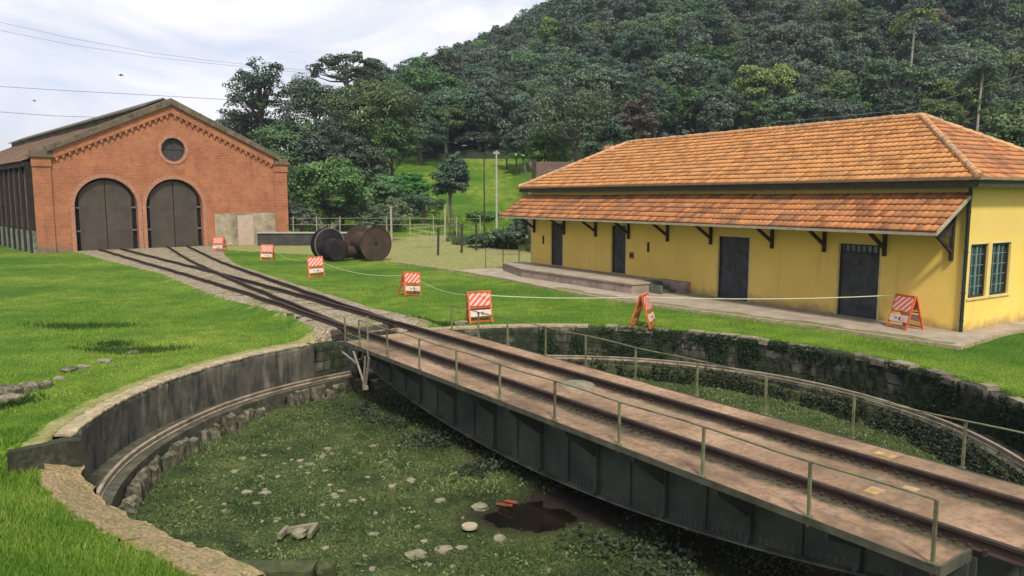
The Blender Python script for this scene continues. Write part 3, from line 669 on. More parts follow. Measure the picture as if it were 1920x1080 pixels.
m = MB(); m.box(XL - .02, XL + .02, 7.38, 7.42, DZ - .1, 1.05); m.tube([(XL, 7.4, .62), (XL + .1, 7.0, .56), (XL + .05, 6.44, .66)], .012, 6); m.tube([(XL, 7.4, .47), (XL + .12, 6.9, .38), (XL + .05, 6.44, .48)], .012, 6)
m.build('end_chain', M['handrail'], broot)
m = MB()                                                        # locking lever at the far end of the walkway
m.tube([(XL - .02, 5.85, 1.28), (XL - .03, 5.85, .2)], .022, 6); m.bar((XL - .05, 6.75, .2), (XL - .05, 6.05, -.62), .05, .03); m.bar((XL - .05, 5.75, .2), (XL - .05, 6.0, -.62), .05, .03); m.bar((XL - .09, 5.9, .2), (XL - .09, 6.05, -.62), .035, .03)
m.bar((XL - .05, 7.5, .05), (XL - .05, 6.45, -.12), .05, .03); m.box(XL - .1, XL, 5.95, 6.1, -.72, -.6)
m.build('locking_lever', M['oldtimber'], broot)
m = MB(); rc = (.36, -.18, DZ + .004)                             # pale round patch of concrete on the deck
m.tube([(rc[0], rc[1], DZ - .02), (rc[0], rc[1], DZ + .035)], [.42, .36], 18); m.build('pivot_cover', M['palestone'], broot)
m = MB()
for (x, y, w, h) in ((1.42, -6.4, .10, .16), (.30, -7.35, .12, .10), (-.14, -7.1, .14, .10)): m.quad((x - w, y - h, DZ + .007), (x + w, y - h, DZ + .007), (x + w * .8, y + h, DZ + .007), (x - w, y + h * .8, DZ + .007))
m.build('yellow_paint_mark', simple('yellow_paint', (.38, .26, .08), .8, .4, 6, dirt=(.36, .25, .18)), broot)

# ------------------------------------------------------------ railway track to the shed
def bez(p0, p1, p2, p3, n=60):
    t = np.linspace(0, 1, n)[:, None]; return (1 - t) ** 3 * p0 + 3 * (1 - t) ** 2 * t * p1 + 3 * (1 - t) * t * t * p2 + t ** 3 * p3
P_far = BN * 10.05 + BD * (BCD - 9.2); doorL = KB + KF * 5.03 ; doorR = KB + KF * 10.45
TL = [(-21.6, 10.05), (-24, 10.06), (-32, 10.2), (-46.7, 10.2), (-58, 9.85), (-70.9, 9.37)]
TR_ = [(-21.6, 10.05), (-24, 10.2), (-30, 10.7), (-36, 11.14), (-41.8, 11.65), (-52.4, 12.6), (-61, 13.55), (-71.6, 14.77)]
def track_path(target, side):
    k = np.array(TR_ if side else TL); ss_ = np.linspace(k[0, 0], k[-1, 0], 90); o_ = np.interp(ss_, k[::-1, 0], k[::-1, 1])
    for _ in range(60): o_[1:-1] = (o_[:-2] + 2 * o_[1:-1] + o_[2:]) / 4
    return BN * o_[:, None] + BD * ss_[:, None]
tr = empty('railway_track', (*P_far, .0), 0, 'pair of rusty rail tracks that fork from the turntable to the two shed doors', 'railway track')
def zt(p): return float(hz(p[0], p[1])) 
for tgt, sd_ in ((doorL, 0), (doorR, 1)):
    P = track_path(tgt, sd_); T = np.gradient(P, axis=0); T /= np.linalg.norm(T, axis=1)[:, None]; Nn = np.stack([T[:, 1], -T[:, 0]], 1)
    for s in (-.8, .8):
        Q = P + Nn * s; m = MB(); m.sweep([(a[0] - P_far[0], a[1] - P_far[1], zt(a) + .0 + (.03 if True else 0)) for a in Q], [(u * 1.15, w * .9) for u, w in IR]); m.build('rail', M['rail'], tr)
    dist = np.concatenate([[0], np.cumsum(np.linalg.norm(np.diff(P, axis=0), axis=1))])
    for k in range(48):
        dk = .6 + k * (1.05 if sd_ == 0 else 1.1)
        if dk > dist[-1] - .5 or (sd_ == 1 and dk < 20): continue
        c = np.array([np.interp(dk, dist, P[:, 0]), np.interp(dk, dist, P[:, 1])]); t = np.array([np.interp(dk, dist, T[:, 0]), np.interp(dk, dist, T[:, 1])])
        m = MB(); m.box(-1.12, 1.12, -.11, .11, -.12, .004, Matrix.Translation((c[0] - P_far[0], c[1] - P_far[1], zt(c) + random.uniform(-.03, .0))) @ Matrix.Rotation(math.atan2(t[1], t[0]) - math.pi / 2 + random.uniform(-.03, .03), 4, 'Z'))
        m.build('sleeper', M['sleeper'], tr)

# ------------------------------------------------------------ tiled slopes
def slope(name, O, Rv, Sv, Ln, a0, a1, mat, parent, th_=.04, rowh=.36, tw=.23, seed=0, amp=.022):
    """O origin at eave, Rv unit run, Sv unit up-slope; a0(v), a1(v) the extents at slope distance v"""
    O, Rv, Sv = (np.array(q, float) for q in (O, Rv, Sv)); Nv = np.cross(Rv, Sv); 
    if Nv[2] < 0: Nv = -Nv
    r_ = np.random.default_rng(seed); lo = min(a0(0), a0(Ln)); hi = max(a1(0), a1(Ln)); sub = 4
    ks = np.arange(math.floor(lo / tw) * sub, math.ceil(hi / tw) * sub + 1); xs = ks * tw / sub
    prof = np.array([0., .55, 1., .45])[ks % sub]
    rows = max(1, round(Ln / rowh)); rh = Ln / rows; V = []; F = []; U = []; off = 0; nx = len(xs)
    jit = r_.uniform(-.006, .006, (rows, nx // sub + 2))
    for i in range(rows):
        v0, v1 = i * rh, (i + 1) * rh; jj = jit[i][(np.arange(nx) // sub)]; sag = .012 * np.sin(xs * .5 + i * .2 + seed)
        for (v, h) in ((v0, -.01), (v0, th_), (v1, .004)):
            x = np.clip(xs, a0(v), a1(v)); P = O + x[:, None] * Rv + v * Sv + (h + (amp * prof if h > -.005 else 0) + jj + sag)[:, None] * Nv
            V.append(P); U.append(np.stack([x / tw, np.full(nx, i + (.0 if h < .1 and v == v0 else .98)), x * 0], 1))
        b = off; k = np.arange(nx - 1)
        for q in (0, 1): F.append(np.stack([b + q * nx + k, b + q * nx + k + 1, b + (q + 1) * nx + k + 1, b + (q + 1) * nx + k], 1))
        off += 3 * nx
    return np_mesh(name, np.concatenate(V), np.concatenate(F), mat, parent, attrs={'tuv': np.concatenate(U)})
def ridge_tiles(m, p, q, r=.12, st=.36):
    p = Vector(p); q = Vector(q); n = max(1, int((q - p).length / st))
    for k in range(n):
        a = p.lerp(q, k / n); b = p.lerp(q, (k + 1.12) / n); j = random.uniform(-.012, .012); m.tube([a + Vector((0, 0, j)), b + Vector((0, 0, j))], [r * 1.12, r * .88], 10)

# ------------------------------------------------------------ yellow station (local x inwards, local y along)
ys_ = empty('station_building', (*YC, 0), math.atan2(YN[1], YN[0]), 'long yellow single storey station building with orange tiled hip roof and tiled canopy', 'building')
YL, YW, WT = 24.9, 8.0, .25
doors = [(2.90, 4.50, 0.0, 2.69), (8.65, 10.33, 0.0, 2.71), (16.40, 17.50, .52, 2.97), (21.72, 22.85, .52, 2.93)]
m = MB(); y = 0
for (a, b, z0, z1) in doors:
    m.box(0, WT, y, a, -.3, 4.9); m.box(0, WT, a, b, z1, 4.9); m.box(0, WT, a, b, -.3, z0 + .02); y = b
m.box(0, WT, y, YL, -.3, 4.9)
wins = [(.30, 1.42, 1.11, 2.86), (1.66, 2.90, 1.11, 2.86), (5.2, 6.35, 1.11, 2.86)]
x = WT
for (a, b, z0, z1) in wins:
    m.box(x, a, 0, WT, -.3, 4.9); m.box(a, b, 0, WT, -.3, z0); m.box(a, b, 0, WT, z1, 4.9); x = b
m.box(x, YW, 0, WT, -.3, 4.9); m.box(YW - WT, YW, WT, YL, -.3, 4.9); m.box(WT, YW - WT, YL - WT, YL, -.3, 4.9)
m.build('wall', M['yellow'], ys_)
m = MB(); m.box(-.004, 0, 0.0, .10, 0, 4.6); m.box(.0, .10, -.004, 0, 0, 4.6); m.box(-.004, 0, YL - .12, YL, 0.5, 4.6)
for (a, b, z0, z1) in doors: m.box(-.008, 0, a - .07, a, z0, z1 + .07); m.box(-.008, 0, b, b + .07, z0, z1 + .07); m.box(-.008, 0, a, b, z1, z1 + .07); m.box(-.10, -.008, a - .1, b + .1, z0 - .08, z0 + .015)
for (a, b, z0, z1) in wins: m.box(a - .06, a, -.006, 0, z0, z1 + .06); m.box(b, b + .06, -.006, 0, z0, z1 + .06); m.box(a, b, -.006, 0, z1, z1 + .06); m.box(a - .1, b + .1, -.05, 0, z0 - .06, z0)
m.box(-.02, 0, 0, YL, 4.56, 4.66); m.build('pale_trim', M['cream'], ys_)
for k, (a, b, z0, z1) in enumerate(doors):
    m = MB(); c = (a + b) / 2; zt_ = z1 - (.34 if k == 0 else .0)
    m.box(.13, .17, a + .05, c - .006, z0 + .02, zt_); m.box(.13, .17, c + .006, b - .05, z0 + .02, zt_); dr = m.build('door', M['door'], ys_)
    m = MB(); m.box(.08, .20, a, a + .05, z0 + .02, z1); m.box(.08, .20, b - .05, b, z0 + .02, z1); m.box(.08, .20, a + .05, b - .05, z1 - .05, z1)
    if k == 0: m.box(.08, .20, a + .05, b - .05, zt_, zt_ + .05)
    m.build('door_frame', M['darkwood'], dr)
    m = MB()
    for z in (z0 + .35, z0 + 1.15, z0 + 1.95): m.box(.115, .13, a + .08, c - .03, z, z + .10); m.box(.115, .13, c + .03, b - .08, z, z + .10)
    m.build('door_rails', M['door'], dr)
    if k == 0:
        m = MB(); m.box(.15, .16, a + .05, b - .05, zt_ + .05, z1 - .05); m.build('transom_glass', simple('milky_transom', (.16, .19, .20), .3, .3, 12), dr)
        m = MB()
        for q in range(7): yy = a + .05 + (b - a - .1) * (q + .5) / 7; m.box(.12, .15, yy - .022, yy + .022, zt_ + .05, z1 - .05)
        m.build('transom_bars', M['darkwood'], dr)
for (a, b, z0, z1) in wins:
    m = MB(); m.box(a, b, .12, .13, z0, z1); w_ = m.build('window', M['glass'], ys_)
    m = MB(); m.box(a, a + .07, .06, .12, z0, z1); m.box(b - .07, b, .06, .12, z0, z1); m.box(a + .07, b - .07, .06, .12, z0, z0 + .07); m.box(a + .07, b - .07, .06, .12, z1 - .07, z1)
    m.build('window_frame', M['darkwood'], w_)
    m = MB(); c = (a + b) / 2; 
    m.box(c - .03, c + .03, .08, .12, z0 + .07, z1 - .07)
    for q in (1, 2): 
        for (u, v) in ((a + .07, c - .03), (c + .03, b - .07)): xx = u + (v - u) * .5; m.box(xx - .008, xx + .008, .09, .12, z0 + .07, z1 - .07) if q == 1 else None
    for q in range(1, 5): z = z0 + (z1 - z0) * q / 5; m.box(a + .07, b - .07, .10, .118, z - .009, z + .009)
    m.build('glazing_bars', simple('blue_grey_bars', (.16, .24, .23), .6, .2, 5), w_)
OV = .5; EZ, RZ = 4.95, 7.46; hw = YW / 2 + OV; rise = RZ - EZ; SL = math.hypot(hw, rise); sv = (hw / SL, 0, rise / SL); kf = hw / SL
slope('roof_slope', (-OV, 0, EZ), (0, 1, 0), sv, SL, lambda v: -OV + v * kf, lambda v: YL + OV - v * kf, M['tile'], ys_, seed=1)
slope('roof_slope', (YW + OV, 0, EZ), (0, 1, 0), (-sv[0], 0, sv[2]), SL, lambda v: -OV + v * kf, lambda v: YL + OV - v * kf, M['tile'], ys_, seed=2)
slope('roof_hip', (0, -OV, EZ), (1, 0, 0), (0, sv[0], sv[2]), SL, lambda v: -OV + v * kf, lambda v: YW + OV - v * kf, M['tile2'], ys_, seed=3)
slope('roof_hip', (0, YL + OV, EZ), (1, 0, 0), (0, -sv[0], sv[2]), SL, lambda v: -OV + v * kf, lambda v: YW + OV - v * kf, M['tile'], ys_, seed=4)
m = MB(); rA = (YW / 2, -OV + hw, RZ + .03); rB = (YW / 2, YL + OV - hw, RZ + .03); ridge_tiles(m, rA, rB)
for (x, y, e) in ((-OV, -OV, rA), (YW + OV, -OV, rA), (-OV, YL + OV, rB), (YW + OV, YL + OV, rB)): ridge_tiles(m, (x, y, EZ + .05), e, .12)
m.build('ridge_tiles', M['ridge'], ys_)
m = MB()                                                        # eaves: soffit boards and rafters ends
m.box(-OV + .05, 0, -OV + .05, YL + OV - .05, 4.83, 4.86); m.box(0, YW + OV - .05, -OV + .05, 0, 4.83, 4.86); m.box(YW, YW + OV - .05, 0, YL + OV - .05, 4.83, 4.86); m.box(0, YW, YL, YL + OV - .05, 4.83, 4.86)
m.box(-OV + .0, -OV + .03, -OV, YL + OV, 4.68, 4.89); m.box(-OV + .03, YW + OV, -OV, -OV + .03, 4.68, 4.89)
m.build('soffit', M['soffit'], ys_)
m = MB()
def gut(m, p, q):
    m.sweep([p, q], [(-.07, 0), (-.05, -.06), (0, -.085), (.05, -.06), (.07, 0), (.055, 0), (.0, -.06), (-.055, 0)])
gut(m, (-OV - .05, -OV - .1, 4.98), (-OV - .05, YL + OV + .1, 4.98)); gut(m, (-OV - .1, -OV - .05, 4.98), (YW + OV, -OV - .05, 4.98))
m.build('gutter', M['gutter'], ys_)
m = MB(); m.tube([(-.42, -.25, 4.88), (-.38, -.2, 4.78), (-.08, -.06, 4.38), (-.075, -.05, 4.2), (-.075, -.05, .05)], .055, 10)
for z in (3.9, 2.6, 1.3, .4): m.tube([(-.075, -.05, z), (-.075, -.05, z + .05)], .068, 10)
m.build('downpipe', M['pipe'], ys_, smooth=False)
# canopy
CZ0, CX, CZ1, CY0, CY1 = 3.30, -1.95, 4.50, -.08, 25.35; cl = math.hypot(CX, CZ1 - CZ0); csv = (-CX / cl, 0, (CZ1 - CZ0) / cl)
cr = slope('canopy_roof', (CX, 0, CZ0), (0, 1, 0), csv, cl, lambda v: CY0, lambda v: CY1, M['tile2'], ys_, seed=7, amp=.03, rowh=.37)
m = MB(); 
m.prism([(CX + .03, CZ0 - .03), (-.02, CZ1 - .05), (-.02, CZ1 - .08), (CX + .03, CZ0 - .06)], lambda a, b, t: (a, t, b), CY0 + .03, CY1 - .03); m.build('canopy_boards', M['soffit'], cr)
m = MB(); m.box(CX - .02, CX + .01, CY0, CY1, CZ0 - .10, CZ0 - .005); m.build('canopy_fascia', M['gutter'], cr)
m = MB()
for yy in (CY0 - .03, CY1): m.prism([(CX, CZ0 - .10), (CX, CZ0 + .04), (-.01, CZ1 + .04), (-.01, CZ1 - .10)], lambda a, b, t: (a, t, b), yy, yy + .03)
m.build('canopy_verge', M['gutter'], cr)
for y in (24.48, 21.53, 18.75, 16.14, 13.41, 10.74, 7.48, 5.1, 2.71, .42):
    m = MB(); m.box(-.12, -.009, y - .055, y + .055, 2.33, 4.36); m.bar((-.10, y, 2.62), (-1.45, y, 3.46), .09, .11); m.bar((-.10, y, 4.33), (CX + .08, y, CZ0 - .085), .08, .10)
    m.bar((-.7, y, 3.02), (-.1, y, 3.55), .06, .08) if y in (.42,) else None
    m.build('bracket', M['darkwood'], ys_)
m = MB(); m.prism([(-.12, 3.1), (-.12, 4.36), (-1.5, 3.46), (-.9, 3.12)], lambda a, b, t: (a, t, b), .43, .455); m.build('canopy_end_board', M['soffit'], ys_)
for y, z in ((14.74, 2.13), (23.6, 2.08)): m = MB(); m.box(-.03, 0, y - .07, y + .07, z - .38, z + .10); m.build('wall_lamp', M['darkwood'], ys_)
m = MB(); m.box(-.02, 0, 15.75, 16.1, 1.35, 1.68); sp = m.build('wall_plaque', simple('brass_plaque', (.32, .20, .05), .5, .2, 5), ys_)
m = MB(); m.box(-.024, -.02, 15.80, 16.05, 1.42, 1.62); m.build('plaque_panel', M['darkwood'], sp)
# platform and steps
pf = empty('loading_platform', (*YC, 0), math.atan2(YN[1], YN[0]), 'low brown stone loading platform with steps against the yellow wall', 'platform')
m = MB(); m.prism([(-.012, 13.75), (-.012, 25.6), (-1.5, 25.6), (-2.55, 22.0), (-2.45, 13.1), (-1.35, 13.1), (-1.35, 13.75)], lambda a, b, t: (a, b, t), -.1, .46); m.build('platform_slab', M['platf'], pf)
m = MB(); m.prism([(-.012, 13.8), (-.012, 25.64), (-1.52, 25.64), (-2.6, 22.0), (-2.5, 13.05), (-1.40, 13.05), (-1.40, 13.8)], lambda a, b, t: (a, b, t), .46, .53); m.build('platform_top', M['conc'], pf)
m = MB(); m.box(-.35, -.012, 11.9, 13.74, -.1, .56); m.build('stair_cheek', M['platf'], pf)
m = MB()
for k in range(3): m.box(-1.33, -.36, 13.74 - .42 * (k + 1), 13.74 - .42 * k, -.1, .50 - .15 * (k + 0)); 
m.box(-1.45, -1.34, 12.3, 13.04, -.1, .44); m.build('steps', simple('dark_step_stone', (.10, .11, .08), .85, .4, 3), pf)
m = MB()
m.build if False else None
fr_ = empty('guard_rail', (*YC, 0), math.atan2(YN[1], YN[0]), 'thin grey metal guard rail beside the far end of the station platform', 'railing')
for (x, y) in ((-.2, 25.9), (-.9, 26.6), (-1.3, 28.0)):
    m = MB(); m.box(x - .02, x + .02, y - .02, y + .02, 0, 1.25); m.build('post', M['handrail'], fr_)
m = MB()
for z in (1.22, .95): m.tube([(-.1, 25.8, z), (-.2, 25.9, z), (-.9, 26.6, z), (-1.3, 28.0, z)], .02, 6)
m.build('rail', M['whitepole'], fr_)
# pavement round the station
def ybw(a, o_): return YC + YD * a + YN * o_
PO = [(43.8, -6.56), (38.95, -4.66), (34.4, -4.38), (27.4, -3.89), (21.7, -3.9), (16.3, -4.4), (12.35, -4.51), (8.44, -3.95), (5.67, -3.54), (3.5, -3.15), (.9, -3.0), (-1.39, -2.73)]
m = MB(); inner = [(8.3, .0), (8.3, -.012)]
top = [ybw(a, o_) for a, o_ in PO[3:]] + [ybw(-1.0, .5), ybw(-.8, 9.0)] + [ybw(.0, 9.0), ybw(0, 0), ybw(24.9, 0), ybw(27.4, -.2)]
m.prism([tuple(p) for p in top], lambda a, b, t: (a, b, t), -.2, .055); tag(m.build('pavement', M['conc']), 'worn concrete pavement along the yellow station', 'pavement', kind='structure')
m = MB(); m.sweep([(*ybw(a, o_), -.1) for a, o_ in PO[2:]] + [(*ybw(-1.0, .5), -.1), (*ybw(-.8, 9), -.1)], [(-.11, 0), (.05, 0), (.05, .195), (-.11, .195)])
tag(m.build('kerb', M['cap']), 'pale concrete kerb between the lawn and the pavement', 'kerb', kind='structure')

V = []; tt_ = np.linspace(-1.0, 17, 90)
for t in tt_:
    e = float(np.interp(t, [-1.39, .9, 3.5, 5.67, 8.44, 12.35, 16.3, 21.7], [-2.73, -3.0, -3.15, -3.54, -3.95, -4.51, -4.4, -3.9]))
    a = ybw(t, e + .13); b = ybw(t, e + .75 + .12 * math.sin(t * 2.1) + .08 * math.sin(t * 5)); V += [(*a, .062), (*b, .062)]
dm_ = NT('weedy_dirt'); dm_.bump(dm_.noise(20, 4), .6, .03)
dm_ = dm_.fin(dm_.ramp(dm_.noise(4, 6, .7), [(.35, (.10, .085, .05)), (.5, (.20, .19, .08)), (.65, (.11, .16, .04))]), .95)
tag(np_mesh('verge', V, grid_faces(90, 2), dm_), 'weedy dirt strip between kerb and pavement', 'verge', kind='structure')

# ------------------------------------------------------------ brick shed (local x along the front, local y into depth)
bs_ = empty('brick_shed', (*KB, 0), math.atan2(KF[1], KF[0]), 'large red brick engine shed with gabled front, two arched doors and a round window', 'building')
FW, EH, AH, DEP = 20.93, 7.55, 12.3, 62.0
def arch(a, b, spring, r=None, n=22):
    c = (a + b) / 2; r = (b - a) / 2; return [(c + r * math.cos(t), spring + r * math.sin(t)) for t in np.linspace(math.pi, 0, n)]
D = [(2.66, 7.40), (8.09, 12.83)]; SPR = [3.62, 3.60]
import bmesh
def front_wall():
    bm = bmesh.new()
    outer = [(0, -.3), (D[0][0], -.3)] + [(D[0][0], 0)] + arch(*D[0], SPR[0]) + [(D[0][1], -.3)] + [(D[1][0], -.3)] + arch(*D[1], SPR[1]) + [(D[1][1], -.3)] + [(FW, -.3), (FW, EH), (FW / 2, AH), (0, EH)]
    circ = [(10.55 + 1.02 * math.cos(t), 8.5 + 1.02 * math.sin(t)) for t in np.linspace(0, 2 * math.pi, 33)[:-1]]
    for loop in (outer, circ):
        vs_ = [bm.verts.new((x, 0, z)) for x, z in loop]
        for a, b in zip(vs_, vs_[1:] + vs_[:1]): bm.edges.new((a, b))
    bmesh.ops.triangle_fill(bm, edges=bm.edges[:], use_beauty=True, normal=(0, -1, 0))
    r = bmesh.ops.extrude_face_region(bm, geom=bm.faces[:]); bmesh.ops.translate(bm, verts=[g_ for g_ in r['geom'] if isinstance(g_, bmesh.types.BMVert)], vec=(0, .6, 0))
    bmesh.ops.recalc_face_normals(bm, faces=bm.faces)
    me = bpy.data.meshes.new('front_wall'); bm.to_mesh(me); bm.free(); me.materials.append(M['brick']); o = bpy.data.objects.new('front_wall', me); col.objects.link(o); o.parent = bs_; return o
fwall = front_wall()
sg = (AH - EH) / (FW / 2)
m = MB()                                                        # corbel table under the raked coping
for side in (0, 1):
    def xx(t): return t if side == 0 else FW - t
    m.prism([(xx(1.3), EH + sg * 1.3 - .02), (xx(1.3), EH + sg * 1.3 - .72), (FW / 2, AH - .72), (FW / 2, AH - .02)], lambda a, b, t: (a, t, b), -.19, -.003)
    n = 19
    for k in range(n):
        t = 1.5 + k * (FW / 2 - 1.75) / (n - .6); z = EH + sg * t - .70; wv = .15
        m.prism([(xx(t), z + .16), (xx(t), z - .12), (xx(t + wv * .3), z - .24), (xx(t + wv), z - .26), (xx(t + wv * 1.3), z - .1), (xx(t + wv * 1.3), z + .25)], lambda a, b, tt: (a, tt, b), -.17, -.003)
for x0, x1 in ((0, 1.15), (FW - 1.15, FW)):
    m.box(x0 - .12, x1 + .0, -.12, -.003, -.3, EH - .75); m.box(x0 - .16, x1 + .04, -.2, -.003, EH - .75, EH - .05)
m.build('corbels_and_piers', M['brick'], bs_)
AB = simple('arch_brick', (.36, .18, .11), .9, .25, 6)
for (a, b), sp_ in zip(D, SPR):                                 # brick rings round the doors, a touch proud
    m = MB(); o1 = arch(a - .32, b + .32, sp_); i1 = arch(a - .01, b + .01, sp_)
    for k in range(len(o1) - 1): m.prism([i1[k], o1[k], o1[k + 1], i1[k + 1]], lambda u, v, t: (u, t, v), -.05, -.002)
    m.box(a - .32, a - .01, -.05, -.002, -.1, sp_); m.box(b + .01, b + .32, -.05, -.002, -.1, sp_); m.build('brick_surround', AB, bs_)
m = MB()
for k in range(32):
    t0, t1 = 2 * math.pi * k / 32, 2 * math.pi * (k + 1) / 32; f_ = lambda r, t: (10.55 + r * math.cos(t), 8.5 + r * math.sin(t))
    m.prism([f_(1.0, t0), f_(1.27, t0), f_(1.27, t1), f_(1.0, t1)], lambda u, v, t: (u, t, v), -.06, -.002)
m.build('brick_surround', AB, bs_)
m = MB()                                                        # stone coping on the gable and its kneelers
for side in (0, 1):
    def xx(t): return t if side == 0 else FW - t
    m.prism([(xx(.9), EH + sg * .9 - .03), (xx(.9), EH + sg * .9 + .44), (FW / 2, AH + .44 + .08), (FW / 2, AH - .03)], lambda a, b, t: (a, t, b), -.42, .75)
for x0, x1 in ((-.25, 1.35), (FW - 1.35, FW + .25)):
    m.box(x0, x1, -.34, .9, EH - .05, EH + .16); m.box(x0 + .14, x1 - .14, -.26, .8, EH + .16, EH + .5)
m.build('gable_coping', mk_conc('sooty_coping', (.085, .065, .045), (.20, .15, .10), (.05, .05, .03), (.5, .68), 1.5, False), bs_)
for k, ((a, b), sp_) in enumerate(zip(D, SPR)):
    m = MB(); c = (a + b) / 2; m.prism([(a - .05, -.25), (a - .05, sp_)] + arch(a - .05, b + .05, sp_) + [(b + .05, -.25)], lambda u, v, t: (u, t, v), .50, .58); m.build('door_opening', M['black'], bs_)
    dr = None
    for s in (-1, 1):
        m = MB(); e = a + .38 if s < 0 else b - .38
        pts = [(c + s * .03, .06), (e, .06)] ; zz = []
        rr_ = (b - a) / 2 - .20
        for t in np.linspace(.17, math.pi / 2 - .015, 14): zz.append((c + s * rr_ * math.cos(t) if s * rr_ * math.cos(t) * s < (e - c) * s else e, sp_ + rr_ * math.sin(t)))
        m.prism(pts + zz, lambda u, v, t: (u, t, v), .34, .40); dr = m.build('door', M['sheddoor'], bs_)
        m = MB(); m.box(min(e, c + s * .06), max(e, c + s * .06), .325, .34, 1.55, 1.64); m.box(min(e, c + s * .06), max(e, c + s * .06), .325, .34, 3.5, 3.58); m.box(min(e, e - s * .10), max(e, e - s * .10), .325, .34, .1, sp_ + .6); m.build('door_braces', M['sheddoor'], dr)
    m = MB()
    for (x, z) in ((a + .02, 1.6), (b - .42, 1.6), (a + .02, 3.5), (b - .42, 3.5)): m.box(x, x + .4, .32, .36, z, z + .12)
    m.build('hinges', M['rimsteel'], dr)
m = MB(); m.tube([(10.55, .28, 8.5), (10.55, .34, 8.5)], 1.06, 32); rw = m.build('round_window', simple('round_louvre', (.05, .047, .045), .7, .25, 3), bs_)
m = MB(); m.box(9.53, 11.57, .25, .278, 8.47, 8.53); m.box(10.52, 10.58, .25, .278, 7.5, 9.5); m.build('window_bars', M['darkwood'], rw)
m = MB(); m.prism([(13.9, .05), (13.85, 2.9), (15.5, 2.96), (19.75, 2.95), (19.8, .02)], lambda a, b, t: (a, t, b), -.035, -.003); m.build('plaster_patch', simple('old_plaster', (.34, .28, .19), .9, .3, 1.5, dirt=(.12, .12, .07)), bs_)
m = MB(); m.box(15.95, 17.45, -.06, -.036, -.05, 2.75); m.build('bricked_up_door', simple('pale_render', (.46, .34, .26), .85, .12, 2), bs_)
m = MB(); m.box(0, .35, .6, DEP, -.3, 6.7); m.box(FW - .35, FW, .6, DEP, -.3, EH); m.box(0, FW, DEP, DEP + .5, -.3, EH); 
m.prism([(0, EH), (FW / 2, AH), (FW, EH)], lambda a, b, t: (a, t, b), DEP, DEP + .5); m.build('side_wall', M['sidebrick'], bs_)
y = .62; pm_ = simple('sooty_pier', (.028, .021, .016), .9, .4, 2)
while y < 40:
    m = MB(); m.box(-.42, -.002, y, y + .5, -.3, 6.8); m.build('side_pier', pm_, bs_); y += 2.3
m = MB(); m.box(-.5, 0, .62, DEP, 6.8, 7.15); m.build('eaves_beam', pm_, bs_)
m = MB(); m.box(-.30, -.002, .6, DEP, -.3, 1.75); m.build('side_plinth', mk_conc('mouldy_plinth', (.13, .15, .11), (.30, .31, .24), (.06, .08, .04), (.5, .7), 1.2), bs_)
y = 1.75; pm_ = simple('side_board', (.17, .095, .06), .85, .45, 1.5, dirt=(.05, .04, .03))
while y < 40:
    m = MB(); m.box(-.26, -.003, y + .15, y + .62, 1.9, 6.5); m.build('side_board', pm_, bs_); y += 2.3
sl_ = math.hypot(FW / 2 + .5, AH - EH + .25 + .5 * sg); 
for sx, nm in ((0, 'a'), (1, 'b')):
    O = (-.6, 0, EH - .35) if sx == 0 else (FW + .6, 0, EH - .35); ddx = FW / 2 + .6; ddz = AH - EH + .32; ln = math.hypot(ddx, ddz)
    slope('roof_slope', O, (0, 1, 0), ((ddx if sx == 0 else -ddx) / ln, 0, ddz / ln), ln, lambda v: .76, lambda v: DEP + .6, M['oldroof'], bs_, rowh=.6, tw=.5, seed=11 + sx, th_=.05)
m = MB(); 
for s in (-1, 1): m.prism([(FW / 2, AH + .75), (FW / 2, AH + .62), (FW / 2 + s * 1.9, AH + .62 - 1.9 * sg), (FW / 2 + s * 1.9, AH + .75 - 1.9 * sg)], lambda a, b, t: (a, t, b), 1.6, DEP)
m.box(FW / 2 - 1.55, FW / 2 - 1.5, 1.7, DEP - .1, AH - 1.9 * sg - .3, AH + .6 - 1.6 * sg); m.box(FW / 2 + 1.5, FW / 2 + 1.55, 1.7, DEP - .1, AH - 1.9 * sg - .3, AH + .6 - 1.6 * sg)
m.build('ridge_ventilator', simple('dark_vent_roof', (.12, .105, .075), .85, .4, 1.2, dirt=(.05, .05, .035)), bs_)

# ------------------------------------------------------------ barricades and tape
def make_barricade():
    t = empty('barricade'); W = .40
    for s, nm in ((-1, 'front_panel'), (1, 'rear_panel')):
        m = MB()
        top = Vector((0, 0, 1.10)); ft_ = .33 * s
        def P_(x, k): return (x, ft_ * (1 - k) + .02 * s, 1.10 * k)
        for x in (-W, W): m.bar(P_(x, 0.0), P_(x, 1.), .06, .05)
        for k in (.06, .5, .985): m.bar(P_(-W, k), P_(W, k), .04, .05)
        fr = m.build(nm, M['orange'], t)
        def sheet(mm, x0, x1, k0, k1, off, th_): 
            q = []
            for o_ in (off, off + th_):
                for (x, k) in ((x0, k0), (x1, k0), (x1, k1), (x0, k1)): p = Vector(P_(x, k)); p.y += s * o_; q.append(tuple(p))
            i = len(mm.v); mm.v += q
            for f_ in ((0,3,2,1),(4,5,6,7),(0,1,5,4),(1,2,6,5),(2,3,7,6),(3,0,4,7)): mm.f.append(tuple(i + a for a in f_)); mm.m.append(0)
        m = MB(); sheet(m, -W + .03, W - .03, .55, .95, .03, .015); m.build('striped_board', M['stripe'], fr)
        m = MB(); sheet(m, -W + .03, W - .03, .22, .42, .03, .015); lb = m.build('lower_board', M['white'], fr)
        m = MB(); sheet(m, .02, .10, .27, .36, .047, .004); sheet(m, -.14, -.05, .30, .34, .047, .004); m.build('printed_mark', M['blackmark'], lb)
    return t
def copy_tree(o, parent=None):
    c = o.copy(); col.objects.link(c); c.parent = parent
    for ch in o.children: copy_tree(ch, c)
    return c
bar0 = make_barricade(); first = True
